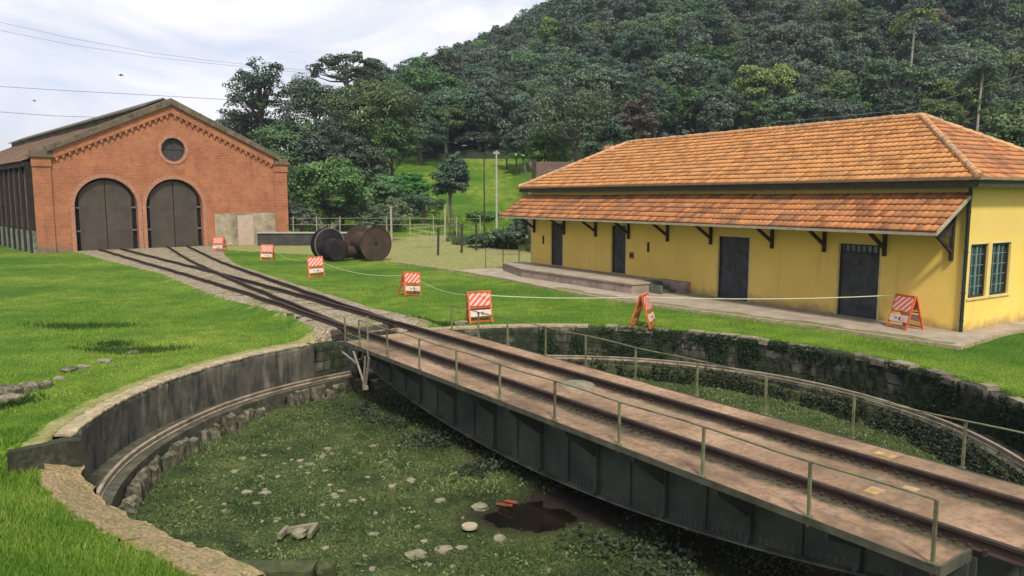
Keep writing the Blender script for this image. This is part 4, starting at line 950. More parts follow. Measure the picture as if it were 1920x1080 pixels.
SG = [(-23.78, 62.0, R(-8), 'smallest striped orange barricade, at the brick wall right of the shed doors', -.04, 1.05),
      (-17.33, 53.86, R(5), 'striped orange barricade second from the brick shed, on the lawn left of the iron drums', .04, 1.0),
      (-10.94, 42.39, R(20), 'striped orange barricade on the lawn just in front of the black iron drum', -.05, 1.0),
      (-4.6, 33.95, R(34), 'tilted striped orange barricade alone on the open lawn beside the tape', .10, .95),
      (-1.15, 26.67, R(14), 'largest striped orange barricade, at the far corner of the pit beside the bridge end', -.03, .98),
      (4.47, 25.66, R(66), 'orange barricade seen edge on as a narrow A shape on the pit rim', 0, 1.0),
      (13.05, 25.0, R(-74), 'striped orange barricade with a white lower board against the yellow station wall', 0, 1.0)]
for k, (x, y, a, lb, tilt, sc) in enumerate(SG):
    t = bar0 if k == 0 else copy_tree(bar0)
    t.location = (x, y, float(hz(x, y)) + (.05 if k == 6 else 0)); t.rotation_euler = (0, tilt, a); t.scale = (sc, sc, sc)
    tag(t, lb, 'barricade', 'striped barricades along the tape')
m = MB(); TP = []
ends = [(-22.6, 61.0, .8), (-17.2, 53.6, 1.0), (-10.9, 42.1, .98), (-4.5, 33.8, .95), (-1.1, 26.5, .98), (4.4, 25.6, 1.03), (12.75, 25.3, 1.12)]
sag = [.5, .45, .35, .28, .08, .10]
for k in range(len(ends) - 1):
    for q in range(10):
        t = q / 10; p = np.array(ends[k]) * (1 - t) + np.array(ends[k + 1]) * t; TP.append((p[0], p[1], p[2] - sag[k] * 4 * t * (1 - t)))
TP.append(ends[-1]); m.sweep(TP, [(-.003, -.013), (.003, -.013), (.003, .013), (-.003, .013)])
tag(m.build('barrier_tape', M['tape']), 'pale plastic barrier tape strung from barricade to barricade', 'tape')

# ------------------------------------------------------------ old cable drums
def make_drum(front, back, r, rb, col_f, hub=True, w=.9):
    """axis along local y: front flange at y=-w"""
    t = empty('cable_drum')
    m = MB(); m.tube([(0, -w, r), (0, -w + .07, r)], r, 40); f1 = m.build('front_flange', front, t)
    m = MB()
    for k in range(40):
        a, b = 2 * math.pi * k / 40, 2 * math.pi * (k + 1) / 40
        m.bar((r * .985 * math.cos(a), -w - .02, r + r * .985 * math.sin(a)), (r * .985 * math.cos(b), -w - .02, r + r * .985 * math.sin(b)), .05, .06)
    m.build('rim', M['rimsteel'] if rb else M['drum_rust'], f1)
    m = MB(); m.tube([(0, w - .07, r), (0, w, r)], r, 40); m.build('rear_flange', back, t)
    m = MB(); m.tube([(0, -w + .07, r), (0, w - .07, r)], r * .62, 32); m.build('barrel', back, t)
    if hub: m = MB(); m.tube([(0, -w - 1.15, r * .70), (0, -w, r * .78)], [r * .60, r * .64], 32, True); m.tube([(0, -w - 1.18, r * .70), (0, -w - 1.1, r * .70)], [r * .67, r * .67], 32); m.build('spool_hub', M['drum_dark'], f1)
    else: m = MB(); m.tube([(0, -w - .03, r), (0, -w, r)], r * .12, 16); m.build('hub_plate', M['drum_dark'], f1)
    return t
d1 = make_drum(M['drum_dark'], M['drum_dark'], 1.15, True, None, True, .3); d1.location = (-12.9, 53.3, float(hz(-12.9, 53.3)) - .03); d1.rotation_euler = (0, 0, R(42)); tag(d1, 'black iron cable drum with a smaller spool in front, left of the rusty one', 'cable drum', 'old iron drums on the lawn')
d2 = make_drum(M['drum_rust'], M['drum_rust'], 1.22, False, None, False, 1.15); d2.location = (-10.15, 53.6, float(hz(-9.95, 53.3)) - .03); d2.rotation_euler = (0, 0, R(40)); tag(d2, 'rusty brown cable drum with its round end plate facing the camera', 'cable drum', 'old iron drums on the lawn')
m = MB(); m.tube([(-11.9, 52.9, .55), (-11.0, 54.3, .6)], .42, 20); m.tube([(-11.95, 52.85, .55), (-11.9, 52.92, .55)], .5, 20); tag(m.build('iron_roller', M['drum_rust']), 'small iron roller lying between the two big cable drums', 'roller')

# ------------------------------------------------------------ rocks
def place_rocks():
    m = MB(); oc = [(-11.55, 16.75), (-11.25, 16.85), (-10.98, 17.0), (-10.75, 17.2)]
    for k, (x, y) in enumerate(oc): m.rock((x, y, float(hz(x, y)) + .02), .27 - .03 * k, .85, 10, 700 + k)
    tag(m.build('rock_outcrop', M['stone']), 'rough dark rock outcrop with a pale top at the left edge of the lawn', 'rock')
    pit = [(-5.93, 15.74, .10), (-5.29, 14.63, .14), (-4.88, 14.52, .13), (-6.03, 16.51, .12), (-4.92, 15.43, .09), (-3.98, 15.68, .09), (-4.3, 17.25, .12), (-4.28, 16.69, .14), (-4.45, 16.17, .13), (-2.43, 14.86, .13), (-2.1, 15.21, .15), (-1.39, 14.15, .14), (-3.27, 17.44, .1), (-5.61, 16.69, .1), (-4.88, 13.97, .10), (-5.35, 13.59, .09), (-3.61, 13.97, .08), (-1.57, 11.89, .22), (-1.15, 12.08, .2), (-.85, 12.2, .12), (-.61, 13.97, .22), (.89, 12.11, .07), (.59, 11.49, .06), (-2.41, 12.68, .12), (-3.4, 14.63, .1), (-4.29, 13.35, .09), (-.2, 12.6, .18), (-3.1, 12.1, .08), (-2.2, 11.4, .09), (-5.6, 14.9, .07), (-3.7, 14.9, .08), (-5.2, 17.2, .09), (-4.9, 16.4, .08), (-2.9, 16.3, .08)]
    rk = random.Random(3)
    for q in range(34):
        bx_, by_ = rk.choice([(-5.2, 15.2), (-4.4, 16.6), (-3.2, 14.0), (-2.2, 15.2), (-1.4, 12.3), (-4.6, 13.6), (-3.4, 17.0)]); pit.append((bx_ + rk.gauss(0, .7), by_ + rk.gauss(0, .7), rk.uniform(.05, .11)))
    k = 0
    for (x, y, r) in pit:
        m = MB(); m.rock((x, y, float(floor_z(x, y)) + .0), r * .72, .6, 10, k); k += 1
        tag(m.build('rock', M['palestone']), ('bigger pale rock' if r > .17 else 'pale rock' if r > .11 else 'small pale rock') + ' in the pit weeds ' + ('near the puddle' if x > -1.9 and y > 13 else 'at the bottom edge of the photo' if x > -1.9 else 'close to the brick coping' if y < 13.9 else 'under the curved ledge' if x < -4.6 and y > 15.4 else 'in the middle of the open floor' if y < 15.4 else 'towards the far ledge'), 'rock', 'pale rocks on the pit floor')
    lawn = [((-11.15, 16.55, .26), 'pale stone nearest the bottom of the hollow at the left edge of the lawn'), ((-11.25, 17.15, .24), 'angular pale stone on the edge of the lawn hollow at far left'), ((-11.22, 18.95, .22), 'broken dark grey stone on the lawn above the pit wall'), ((-11.05, 19.3, .16), 'small squarish grey stone beside the broken stone on the lawn'), ((-10.92, 18.0, .13), 'little pale stone below the broken grey stone on the lawn'), ((-10.89, 20.03, .20), 'flat whitish stone alone on the lawn above the pit wall'), ((-10.95, 21.69, .22), 'dark stone in the grassy hollow behind the flat whitish stone')]
    for (x, y, r), lb in lawn:
        m = MB(); m.rock((x, y, float(hz(x, y)) + r * .05), r, .5 if r < .4 else .8, 9, k); m.rock((x + r * .8, y + .1, float(hz(x, y)) - .02), r * .5, .5, 8, k + 50) if r > .2 else None; k += 1
        tag(m.build('rock', M['palestone'] if 'dark' not in lb else M['stone']), lb, 'rock', 'loose stones on the lawn')
    m = MB(); m.tube([(-.75, 12.9, float(floor_z(-.75, 12.9)) + .06), (-.75, 12.9, float(floor_z(-.75, 12.9)) + .10)], .14, 18); tag(m.build('concrete_disc', simple('pale_disc', (.36, .31, .20), .7, .1, 4)), 'small round pale concrete disc on the pit floor', 'disc')
    m = MB(); 
    for (a, b) in (((-3.95, 12.35), (-3.9, 12.65)), ((-3.9, 12.6), (-3.45, 12.75)), ((-3.45, 12.4), (-3.42, 12.78))): m.bar((*a, -1.36), (*b, -1.34), .07, .09)
    m.rock((-3.65, 12.5, -1.36), .14, .5, 8, 77); tag(m.build('broken_masonry', M['palestone']), 'pale broken piece of masonry in the weeds near the bottom of the pit', 'rubble')
    m = MB(); m.bar((-.30, 14.1, -1.50), (.0, 13.9, -1.45), .04, .03); m.bar((-.12, 14.25, -1.5), (.08, 14.05, -1.46), .09, .02); tag(m.build('rusty_scrap', simple('orange_rust', (.30, .08, .03), .8, .3, 6)), 'bright orange rusty scrap at the edge of the puddle', 'scrap')
    for k2, (x, y, r, lb) in enumerate([(14.2, 16.6, .35, 'grey boulder in the grass hollow at the right edge'), (13.9, 17.9, .3, 'dark boulder at the right edge below the pavement corner'), (-1.75, 26.05, .22, 'flat pale stone at the foot of the largest barricade')]):
        m = MB(); m.rock((x, y, float(hz(x, y)) + .04), r, .5, 9, 300 + k2); tag(m.build('rock', M['stone'] if k2 < 2 else M['palestone']), lb, 'rock', 'loose stones on the lawn')
place_rocks()

# ------------------------------------------------------------ grass, weeds (uncountable)
def blades(name, x, y, z, h, w, mat, lean=.6, label='', seed=1, quad=False):
    r = np.random.default_rng(seed); n = len(x); a = r.uniform(0, 2 * np.pi, n); ln = r.uniform(.1, lean, n); b = r.uniform(0, 2 * np.pi, n)
    h = h * r.uniform(.5, 1.25, n); w = w * r.uniform(.6, 1.3, n)
    dx, dy = np.cos(a) * w / 2, np.sin(a) * w / 2; tx, ty = np.cos(b) * ln * h, np.sin(b) * ln * h
    P = np.stack([np.stack([x - dx, y - dy, z - .01], 1), np.stack([x + dx, y + dy, z - .01], 1), np.stack([x + tx, y + ty, z + h], 1)], 1).reshape(-1, 3)
    rn = np.repeat(np.clip(r.normal(.46, .2, n) + .26 * wav(x, y, .55, 77) + .22 * wav(x, y, 2.2, 78), 0, 1), 3)
    o = np_mesh(name, P, np.arange(3 * n).reshape(-1, 3), mat, attrs={'rnd': rn}); return tag(o, label, 'grass', kind='stuff')
def sample_lawn(n, dmin=8, dmax=60, seed=2):
    r = np.random.default_rng(seed); az = r.uniform(-.75, .75, n); u = r.uniform(dmax ** -.75, dmin ** -.75, n); d_ = u ** (-1 / .75); x = az * d_; y = d_
    x = x + r.normal(0, .05, n); y = y + r.normal(0, .05, n)
    rad = np.hypot(x - PC[0], y - PC[1]); thd = np.degrees(np.arctan2(y - PC[1], x - PC[0]))
    dd, s = track_mask(x, y); yo = (x - YC[0]) * YN[0] + (y - YC[1]) * YN[1]; ya = (x - YC[0]) * YD[0] + (y - YC[1]) * YD[1]
    eo = np.interp(ya, [-1.4, 3.5, 8.4, 12.4, 21.7, 27.4, 34.4, 39, 44, 60, 90], [-2.73, -3.15, -3.95, -4.5, -3.9, -3.9, -4.4, -4.9, -6.6, -14, -40])
    return x, y, rad, thd, dd, s, yo - eo, ya, yo
x, y, rad, thd, dd, s, ye, ya, yo = sample_lawn(520000)
nz_ = wav(x, y, 2.5, 33) * .35
onpave = (ye > -.05) & (ya > -1.2) & (ya < 80) & (x > -40); cap_ = (thd % 360 > 128) & (thd % 360 < 198)
keep = (rad > rin(thd) + np.where(cap_, .35 + .25 * nz_, .06)) & ~onpave & ((dd < -.15 + nz_) | (s > -14)) & (((x - KB[0]) * KS[0] + (y - KB[1]) * KS[1]) < -.3)
keep &= ~((ya < -1.0) & (ya > -1.3) & (yo > -2.7))
x, y = x[keep], y[keep]; sc_ = 1 + .7 * sm(15, 40, y); lowl = ((x < -3) & (y < 14)).astype(float)
tall = .75 + 1.6 * np.clip(wav(x, y, .8, 41), 0, 1) * .8 + 1.4 * np.clip(wav(x, y, 3.1, 42) - .25, 0, 1) + 1.2 * lowl + 1.2 * (np.exp(-(((x + 14.9) / 2.2) ** 2 + ((y - 26.3) / 1.2) ** 2)) + np.exp(-(((x + 11.2) / 1.8) ** 2 + ((y - 21.9) / 1.0) ** 2)))
blades('lawn_grass', x, y, hz(x, y), .05 * tall * sc_ ** .5, .016 * sc_, M['blade'], .9, 'short bright green grass of the lawn', 3)
x, y, rad, thd, dd, s, ye, ya, yo = sample_lawn(130000, 18, 70, 5)
k1 = ((dd > -.3) & (dd < 5) & (s < -13) & (wav(x, y, 1.6, 8) > .25) & (rad > 10.1) & ((x - KB[0]) * KS[0] + (y - KB[1]) * KS[1] < -.3)) | ((ye > .1) & (ya > 26.5) & (y < 75) & (x < 4))
x, y = x[k1], y[k1]; blades('dry_grass', x, y, hz(x, y), .055, .03, M['dryblade'], 1., 'dry yellowish grass between the rails and on the field', 6)
n = 150000; a = rng.uniform(0, 2 * np.pi, n); r_ = np.sqrt(rng.uniform(0, 1, n)) * 9.0; x = PC[0] + r_ * np.cos(a); y = PC[1] + r_ * np.sin(a)
patch = wav(x, y, 1.4, 50); o_ = x * BN[0] + y * BN[1]; under_b = (o_ > 8.8) & (o_ < 11.3); pud = np.exp(-(((x - .3) / 1.9) ** 2 + ((y - 13.6) / 1.1) ** 2))
q2 = (x + 7) * .43 + (y - 12.5) * .90
keep = (r_ < 8.6) & (rng.uniform(0, 1, n) > np.where(under_b, .6, .0) + pud * 1.2) & (q2 > .12) & ((patch > -.15) | (rng.uniform(0, 1, n) < .30))
x, y, patch = x[keep], y[keep], patch[keep]
blades('pit_weeds', x, y, floor_z(x, y), .038 + .05 * np.clip(patch, 0, 1), .034, M['pitblade'], 1.8, 'rough dark weeds covering the pit floor', 8)
hxs, hys = [], []
for (px_, py_, rx_, ry_, nn) in ((-14.9, 26.2, 1.3, .35, 2600), (-11.0, 21.9, 1.1, .3, 2200), (-12.0, 22.6, .5, .2, 500), (-11.2, 16.35, .7, .2, 900), (14.2, 17.5, .9, .5, 1500), (-2.6, 25.9, .6, .3, 700)):
    hxs.append(rng.normal(px_, rx_ * .6, nn)); hys.append(rng.normal(py_, ry_ * .7, nn) + 0)
x = np.concatenate(hxs); y = np.concatenate(hys); blades('hollow_weeds', x, y, hz(x, y), .13, .03, mk_blade('dark_tufts', (.02, .05, .01), (.045, .10, .018), (.12, .18, .04)), 1.0, 'dark rough tufts in the hollows of the lawn', 18)  # tufts coloured dark to deepen the painted shade of the hollows
# broad leaf weeds under the girder and creeper on the stone wall
def leaf_mesh(name, C, size, mat, label=None, cat='plant', seed=1, flat=.5, kind='stuff', normals=None, parent=None, rndc=None):
    r = np.random.default_rng(seed); n = len(C); N = normals if normals is not None else np.tile([0, 0, 1.], (n, 1)); N = N + r.normal(0, flat, (n, 3)); N /= np.linalg.norm(N, axis=1)[:, None]
    A = np.cross(N, r.normal(0, 1, (n, 3))); A /= np.linalg.norm(A, axis=1)[:, None]; B = np.cross(N, A); s_ = (size * r.uniform(.55, 1.3, n))[:, None]
    P = np.stack([C - A * s_ * .5, C + B * s_ * .32, C + A * s_ * .6, C - B * s_ * .32], 1).reshape(-1, 3)
    rn = np.clip((rndc if rndc is not None else .5) + r.normal(0, .22, n), 0, 1)
    o = np_mesh(name, P, np.arange(4 * n).reshape(-1, 4), mat, parent, attrs={'rnd': np.repeat(rn, 4)})
    if kind: tag(o, label, cat, kind=kind)
    return o
n = 46000; a = rng.uniform(0, 2 * np.pi, n); r_ = np.sqrt(rng.uniform(0, 1, n)) * 8.6; x = PC[0] + r_ * np.cos(a); y = PC[1] + r_ * np.sin(a)
cl_ = wav(x, y, 4.2, 51) + .6 * wav(x, y, 9.5, 52); pud = np.exp(-(((x - .3) / 1.6) ** 2 + ((y - 13.6) / 1.) ** 2)); q2 = (x + 7) * .43 + (y - 12.5) * .90
k_ = (cl_ > .12) & (pud < .3) & (q2 > .15) & (rng.uniform(0, 1, n) < .85); x, y, cl_ = x[k_], y[k_], cl_[k_]
leaf_mesh('pit_clumps', np.stack([x, y, floor_z(x, y) + rng.uniform(.01, 1, len(x)) * .17 * np.clip(cl_, .15, .8)], 1), .062, M['pitblade'], 'clumpy low mossy weeds dotted over the pit floor', 'weeds', 17, .7)
n = 30000; a = np.radians(rng.uniform(-50, 92, n)); t = rng.uniform(0, 1, n); msk = wav(np.degrees(a) * .35, t * 3, 1.0, 60) + wav(np.degrees(a) * .8, t * 2, 1.0, 61) * .6 > .02; a, t = a[msk], t[msk]; n = len(a)
bulge = .02 + .07 * np.clip(wav(np.degrees(a) * .5, t * 4, 1.3, 62), 0, 1); r0 = 9.66 - bulge
C = np.stack([PC[0] + r0 * np.cos(a), PC[1] + r0 * np.sin(a), -1.1 + 1.10 * t + rng.uniform(-.03, .03, n)], 1); Nn = np.stack([-np.cos(a), -np.sin(a), np.full(n, .5)], 1)
leaf_mesh('wall_creeper', C, .06, M['creeper'], 'dark creeper and ferns growing over the mossy pit wall', 'creeper', 5, .6, normals=Nn)
n = 26000; a = np.radians(rng.uniform(-50, 122, n)); r0 = rng.uniform(8.35, 9.12, n); msk = wav(np.degrees(a) * .6, r0, 1.0, 66) > -.45; a, r0 = a[msk], r0[msk]; n = len(a)
C = np.stack([PC[0] + r0 * np.cos(a), PC[1] + r0 * np.sin(a), -1.45 + rng.uniform(.1, 1, n) * .44 * sm(8.3, 8.75, r0)], 1)
leaf_mesh('ledge_plants', C, .075, M['creeper'], 'low weeds growing on the inner stones of the ledge', 'weeds', 6, .6)
n = 9000; s1 = rng.uniform(-8.5, 8.5, n); o1 = rng.normal(8.75, .38, n); P2 = BN * o1[:, None] + BD * (s1 + BCD)[:, None]; x, y = P2[:, 0], P2[:, 1]
pud = np.exp(-(((x - .3) / 1.6) ** 2 + ((y - 13.6) / .9) ** 2)); k_ = (wav(x, y, 1.9, 71) > .05) & (pud < .35); x, y = x[k_], y[k_]
C = np.stack([x, y, floor_z(x, y) + rng.uniform(.02, .22, len(x))], 1); leaf_mesh('girder_weeds', C, .09, mk_blade('grey_weeds', (.03, .045, .025), (.065, .085, .05), (.15, .17, .12), .7), 'greyish broad leaved weeds along the foot of the girder', 'weeds', 7, .6)

# ------------------------------------------------------------ trees
def crown_pts(seed, R3, n_cl, n_lf, cl_r, top=.25, shell=.55, flat=.7, gap=0):
    r = np.random.default_rng(seed); R3 = np.array(R3, float)
    d_ = r.normal(0, 1, (n_cl, 3)); d_ /= np.linalg.norm(d_, axis=1)[:, None]; d_[:, 2] = np.where(d_[:, 2] < -.35, -d_[:, 2], d_[:, 2]); rad = r.uniform(shell, 1, n_cl) ** .7
    lump = 1 + .16 * np.sin(d_[:, 0] * 4 + seed) + .12 * np.sin(d_[:, 1] * 5 + seed * 2)
    cc = d_ * (rad * lump)[:, None] * (R3 * (1 - cl_r * .6)); rc = R3.mean() * cl_r * r.uniform(.65, 1.35, n_cl)
    e = r.normal(0, 1, (n_cl, n_lf, 3)); e /= np.linalg.norm(e, axis=2)[:, :, None]; e[:, :, 2] = np.where((e[:, :, 2] < 0) & (r.uniform(0, 1, (n_cl, n_lf)) < .6), -e[:, :, 2], e[:, :, 2])
    rho = r.uniform(.25, 1, (n_cl, n_lf)) ** .45
    P = cc[:, None, :] + e * (rho * rc[:, None])[:, :, None] * np.array([1.15, 1.15, flat])
    N = e * .9 + np.array([0, 0, .45]); hue = np.repeat(r.normal(.45, .16, n_cl), n_lf) + (rho.ravel() - .8) * .2
    return P.reshape(-1, 3), N.reshape(-1, 3), hue, cc
def crown_obj(name, seed, R3, zc, n_cl, n_lf, cl_r, size, mat, parent=None, **kw):
    P, N, h, cc = crown_pts(seed, R3, n_cl, n_lf, cl_r, **kw); P = P + np.array([0, 0, zc])
    o = leaf_mesh(name, P, size, mat, seed=seed, flat=.42, kind=None, normals=N, parent=parent, rndc=h); return o, cc + np.array([0, 0, zc])
def trunk_obj(zb, zc, r, cc, mat, parent, seed=0, nb=9, lean=.3):
    rr_ = random.Random(seed); m = MB(); mid = Vector((rr_.uniform(-lean, lean), rr_.uniform(-lean, lean), zb)); tip = Vector((mid.x * 1.5, mid.y * 1.5, zc))
    m.tube([(0, 0, -.4), (mid.x * .3, mid.y * .3, zb * .5), tuple(mid), tuple(tip)], [r * 1.25, r, r * .8, r * .35], 7)
    idx = rr_.sample(range(len(cc)), min(nb, len(cc)))
    for i in idx:
        e = Vector(cc[i]); s_ = mid.lerp(tip, rr_.uniform(0, .7)); k_ = s_.lerp(e, .5) + Vector((0, 0, -.06 * (e - s_).length)); m.tube([tuple(s_), tuple(k_), tuple(e)], [r * .42, r * .26, r * .1], 5)
    return m.build('trunk', mat, parent, fix=False)
TREE_LEAF = 1.35
def tree(px, d, top_y, wpx, label, mat, seed, name='tree', bark='bark', zb_frac=.35, n_cl=120, n_lf=95, cl=.21, size=.36, group='trees behind the lawn', flat=.7, shell=.5, squash=1., nb=9, thick=.28, trunk=True):
    """px, top_y and wpx only turn the tree's measured bearing and size into metres at distance d"""
    x = (px - 960) / 1440 * d; zg = max(float(hz(x, d)), -1) if d < 126 else float(hill(x, d)); ztop = 4.35 + (371 - top_y) / 1440 * d; h = ztop - zg; w = wpx / 1440 * d / 2 * 1.22
    rz_ = min(h * (1 - zb_frac) / 2 * 1.0, w * 1.7 * squash) * 1.06; zc = h - rz_
    t = empty(name, (x, d, zg), random.uniform(0, 6), label, 'tree', group)
    o, cc = crown_obj('crown', seed, (w, w, rz_), zc, n_cl, int(n_lf * TREE_LEAF), cl, size * .82, mat, t, flat=flat, shell=shell)
    if trunk: trunk_obj(max(.6, zc - rz_ * .8), zc + rz_ * .4, thick * max(.5, w / 4), cc, M[bark], t, seed, nb)
    return t
Tm, Td, Tl, Tr = M['leaf_mid'], M['leaf_dark'], M['leaf_light'], M['leaf_rust']
tree(495, 108, 126, 135, 'tall airy tree with sky showing through its crown, right behind the brick shed roof', Td, 1, n_cl=95, n_lf=55, cl=.17, size=.40, zb_frac=.45, nb=26, shell=.35)
tree(470, 112, 205, 110, 'dark tree low behind the right slope of the shed roof', Td, 2, zb_frac=.2)
tree(655, 108, 104, 125, 'tall umbrella shaped tree standing above the others between shed and hill', Td, 3, n_cl=55, n_lf=60, cl=.18, size=.42, zb_frac=.72, flat=.45, squash=.5, nb=20)
tree(598, 104, 150, 130, 'broad dark tree left of the umbrella shaped tree', Td, 4, n_cl=150, zb_frac=.3)
tree(545, 100, 225, 110, 'mid green tree just right of the shed gable', M['leaf_bush'], 5, n_cl=130, zb_frac=.25)
tree(700, 104, 148, 150, 'wide olive tree right of the umbrella shaped tree', Tm, 6, n_cl=160, zb_frac=.3)
tree(625, 98, 222, 110, 'round dark green tree in the middle of the tree group', Td, 7, n_cl=130, zb_frac=.25)
tree(735, 104, 222, 100, 'olive brown crowned tree on the right flank of the tree group', Tm, 8, n_cl=130, zb_frac=.3)
tree(615, 82, 292, 148, 'big round bright green bush tree behind the cable drums', M['leaf_bush'], 9, n_cl=110, n_lf=90, cl=.2, size=.36, zb_frac=.08, thick=.2)
tree(683, 94, 262, 85, 'dark tree with hanging foliage behind the round bush tree', Td, 10, n_cl=130, zb_frac=.3)
tree(560, 90, 300, 90, 'dark tree in the shade between shed wall and round bush tree', Td, 11, n_cl=70, zb_frac=.15)
tree(725, 90, 322, 50, 'bushy light green tree on the grass slope left of the small dark tree', M['leaf_bush'], 12, n_cl=110, zb_frac=.1)
tree(770, 97, 318, 58, 'loose green bush tree on the grass slope above the fence', M['leaf_bush'], 13, n_cl=110, zb_frac=.1)
tree(848, 86, 296, 60, 'small dark tree with a bare trunk alone on the grass slope', Td, 14, n_cl=110, n_lf=80, zb_frac=.30, thick=.42, size=.36)
tree(838, 128, 190, 62, 'narrow tall tree at the foot of the forest above the grass slope', Tm, 15, n_cl=110, zb_frac=.2)
tree(790, 124, 225, 90, 'rounded dark tree between the tree group and the forest', Td, 16, n_cl=70, zb_frac=.2)
tree(900, 132, 250, 90, 'dense dark tree above the top of the grass slope', Td, 17, n_cl=70, zb_frac=.15)
tree(1085, 96, 158, 165, 'large tree with a forked dark trunk rising behind the left end of the station roof', Tm, 18, n_cl=110, n_lf=65, cl=.18, zb_frac=.4, nb=22, shell=.3, thick=.4)
tree(1190, 92, 184, 72, 'small pinkish brown crowned tree right of the large forked tree', Tr, 19, n_cl=55, zb_frac=.3)
tree(1135, 88, 225, 90, 'dark green tree directly behind the left part of the station roof', Td, 20, n_cl=70, zb_frac=.2)
tree(1030, 104, 225, 75, 'bright leafy tree above the dark house roof', M['leaf_bush'], 21, n_cl=110, zb_frac=.2)
tree(985, 118, 235, 70, 'dark tree left of the bright leafy tree above the house roof', Td, 22, n_cl=110, zb_frac=.2)
tree(1885, 60, 190, 130, 'green tree behind the right end of the station roof', Tm, 23, n_cl=150, size=.34, zb_frac=.2)
tree(1380, 150, 140, 60, 'yellow green crowned tree with a slender pale trunk in the forest', Tm, 24, bark='palebark', n_cl=40, zb_frac=.75, squash=.6, thick=.2)
tree(30, 190, 290, 90, 'distant tree top behind the far left end of the shed roof', Td, 25, n_cl=50, size=.8, zb_frac=.2)
tree(-30, 210, 288, 120, 'second distant tree beyond the left end of the shed roof', Td, 26, n_cl=50, size=.8, zb_frac=.2)
tree(715, 74, 382, 60, 'light green leafy shrub beside the pale fence post behind the rusty drum', Tl, 27, name='shrub', n_cl=40, n_lf=60, size=.26, zb_frac=.05, group='shrubs by the fence')
tree(690, 72, 405, 50, 'low light green shrub just behind the cable drums', Tl, 28, name='shrub', n_cl=30, n_lf=60, size=.26, zb_frac=.05, group='shrubs by the fence')
for (px, d, ty, w_, lb, sd2) in [(905, 66, 438, 60, 'low dark bush on the bank beside the dark posts', 40), (955, 64, 425, 70, 'dark green bush on the bank left of the station end', 41), (992, 70, 400, 60, 'tall dark bush hidden behind the far station corner', 42), (790, 92, 360, 80, 'spreading shrub at the foot of the slope left of the small dark tree', 43), (740, 84, 372, 60, 'leafy shrub in front of the grass slope above the rusty drum', 44), (905, 96, 398, 70, 'low scrub at the foot of the slope by the thin pole', 45), (560, 78, 380, 90, 'dark thicket beside the shed wall', 46), (640, 84, 372, 110, 'dark thicket under the round bush tree', 47)]:
    tree(px, d, ty, w_, lb, Td if 'dark' in lb else M['leaf_bush'], sd2, name='shrub', n_cl=60, n_lf=80, size=.24, zb_frac=.02, group='shrubs by the fence', squash=.8)
m = MB(); rr_ = random.Random(4); x0, y0 = (612 - 960) / 1440 * 62, 62.0; z0 = float(hz(x0, y0))
for k in range(14):
    a = rr_.uniform(0, 6.28); l_ = rr_.uniform(.6, 1.4); p = (x0, y0, z0 + 1.0); q = (x0 + math.cos(a) * l_, y0 + math.sin(a) * l_ * .5, z0 + 1.5 + rr_.uniform(.3, 1.4)); m.tube([(x0, y0, z0), p, q], [.06, .045, .015], 5)
tag(m.build('bare_shrub', M['palebark'], fix=False), 'leafless pale shrub sticking up behind the black cable drum', 'shrub')

# banana plants
def banana(px, d, h, label, seed):
    x = (px - 960) / 1440 * d; zg = float(hz(x, d)); rr_ = random.Random(seed); t = empty('banana_plant', (x, d, zg), 0, label, 'plant', 'banana plants at the top of the grass slope')
    m = MB(); m.tube([(0, 0, -.3), (0, 0, h * .5)], [.16, .09], 7); m.build('stem', M['leaf_light'], t, fix=False); m = MB()
    for k in range(11):
        a = k * 2.4 + rr_.random(); L_ = h * rr_.uniform(.5, .75); P = []
        for q in range(7):
            u_ = q / 6; P.append((math.cos(a) * L_ * u_ * .8, math.sin(a) * L_ * u_ * .8, h * .48 + L_ * (u_ * 1.1 - u_ * u_ * .9)))
        sx, sy = -math.sin(a), math.cos(a)
        for q in range(6):
            w0, w1 = [.32 * math.sin(math.pi * min(.97, .08 + v / 6 * .9)) for v in (q, q + 1)]
            p, r2 = P[q], P[q + 1]; m.quad((p[0] - sx * w0, p[1] - sy * w0, p[2]), (p[0] + sx * w0, p[1] + sy * w0, p[2]), (r2[0] + sx * w1, r2[1] + sy * w1, r2[2]), (r2[0] - sx * w1, r2[1] - sy * w1, r2[2]))
    m.build('leaves', simple('banana_leaf', (.16, .26, .07), .6, .35, 1.5), t, fix=False)
banana(968, 117, 4.6, 'light green banana plant nearest the pale pole at the top of the slope', 1); banana(988, 119, 4.0, 'lower banana plant next to the house roof', 2); banana(950, 121, 4.2, 'banana plant left of the other two, half behind the pole', 3)
# palms in the forest
def palm(px, d, ty, by, label, seed, Lf=4.0):
    x = (px - 960) / 1440 * d; z1 = 4.35 + (371 - ty) / 1440 * d; z0 = min(4.35 + (371 - by) / 1440 * d, z1 - 5); rr_ = random.Random(seed)
    t = empty('palm_tree', (x, d, z0), 0, label, 'palm', 'palms standing out of the forest'); h = z1 - z0 - 1
    m = MB(); m.tube([(0, 0, -12), (.2, 0, h * .5), (.5, 0, h)], [.24, .2, .16], 7); m.build('trunk', M['palebark'], t, fix=False); C = []; N = []
    for k in range(15):
        a = k * 2.4 + rr_.random() * .4; up = rr_.uniform(.15, .9)
        for u_ in np.linspace(.1, 1, 26):
            r_ = Lf * u_; px_, py_, pz = math.cos(a) * r_ * .85, math.sin(a) * r_ * .85, h + Lf * (up * u_ - .75 * u_ * u_)
            for s_ in (-1, 1):
                for e in (.25, .55): C.append((.5 + px_ - s_ * math.sin(a) * e, py_ + s_ * math.cos(a) * e, pz - e * .5)); N.append((0, 0, 1))
    leaf_mesh('fronds', np.array(C), .55, Tl if seed == 1 else Tm, seed=seed, flat=.5, kind=None, normals=np.array(N, float), parent=t)
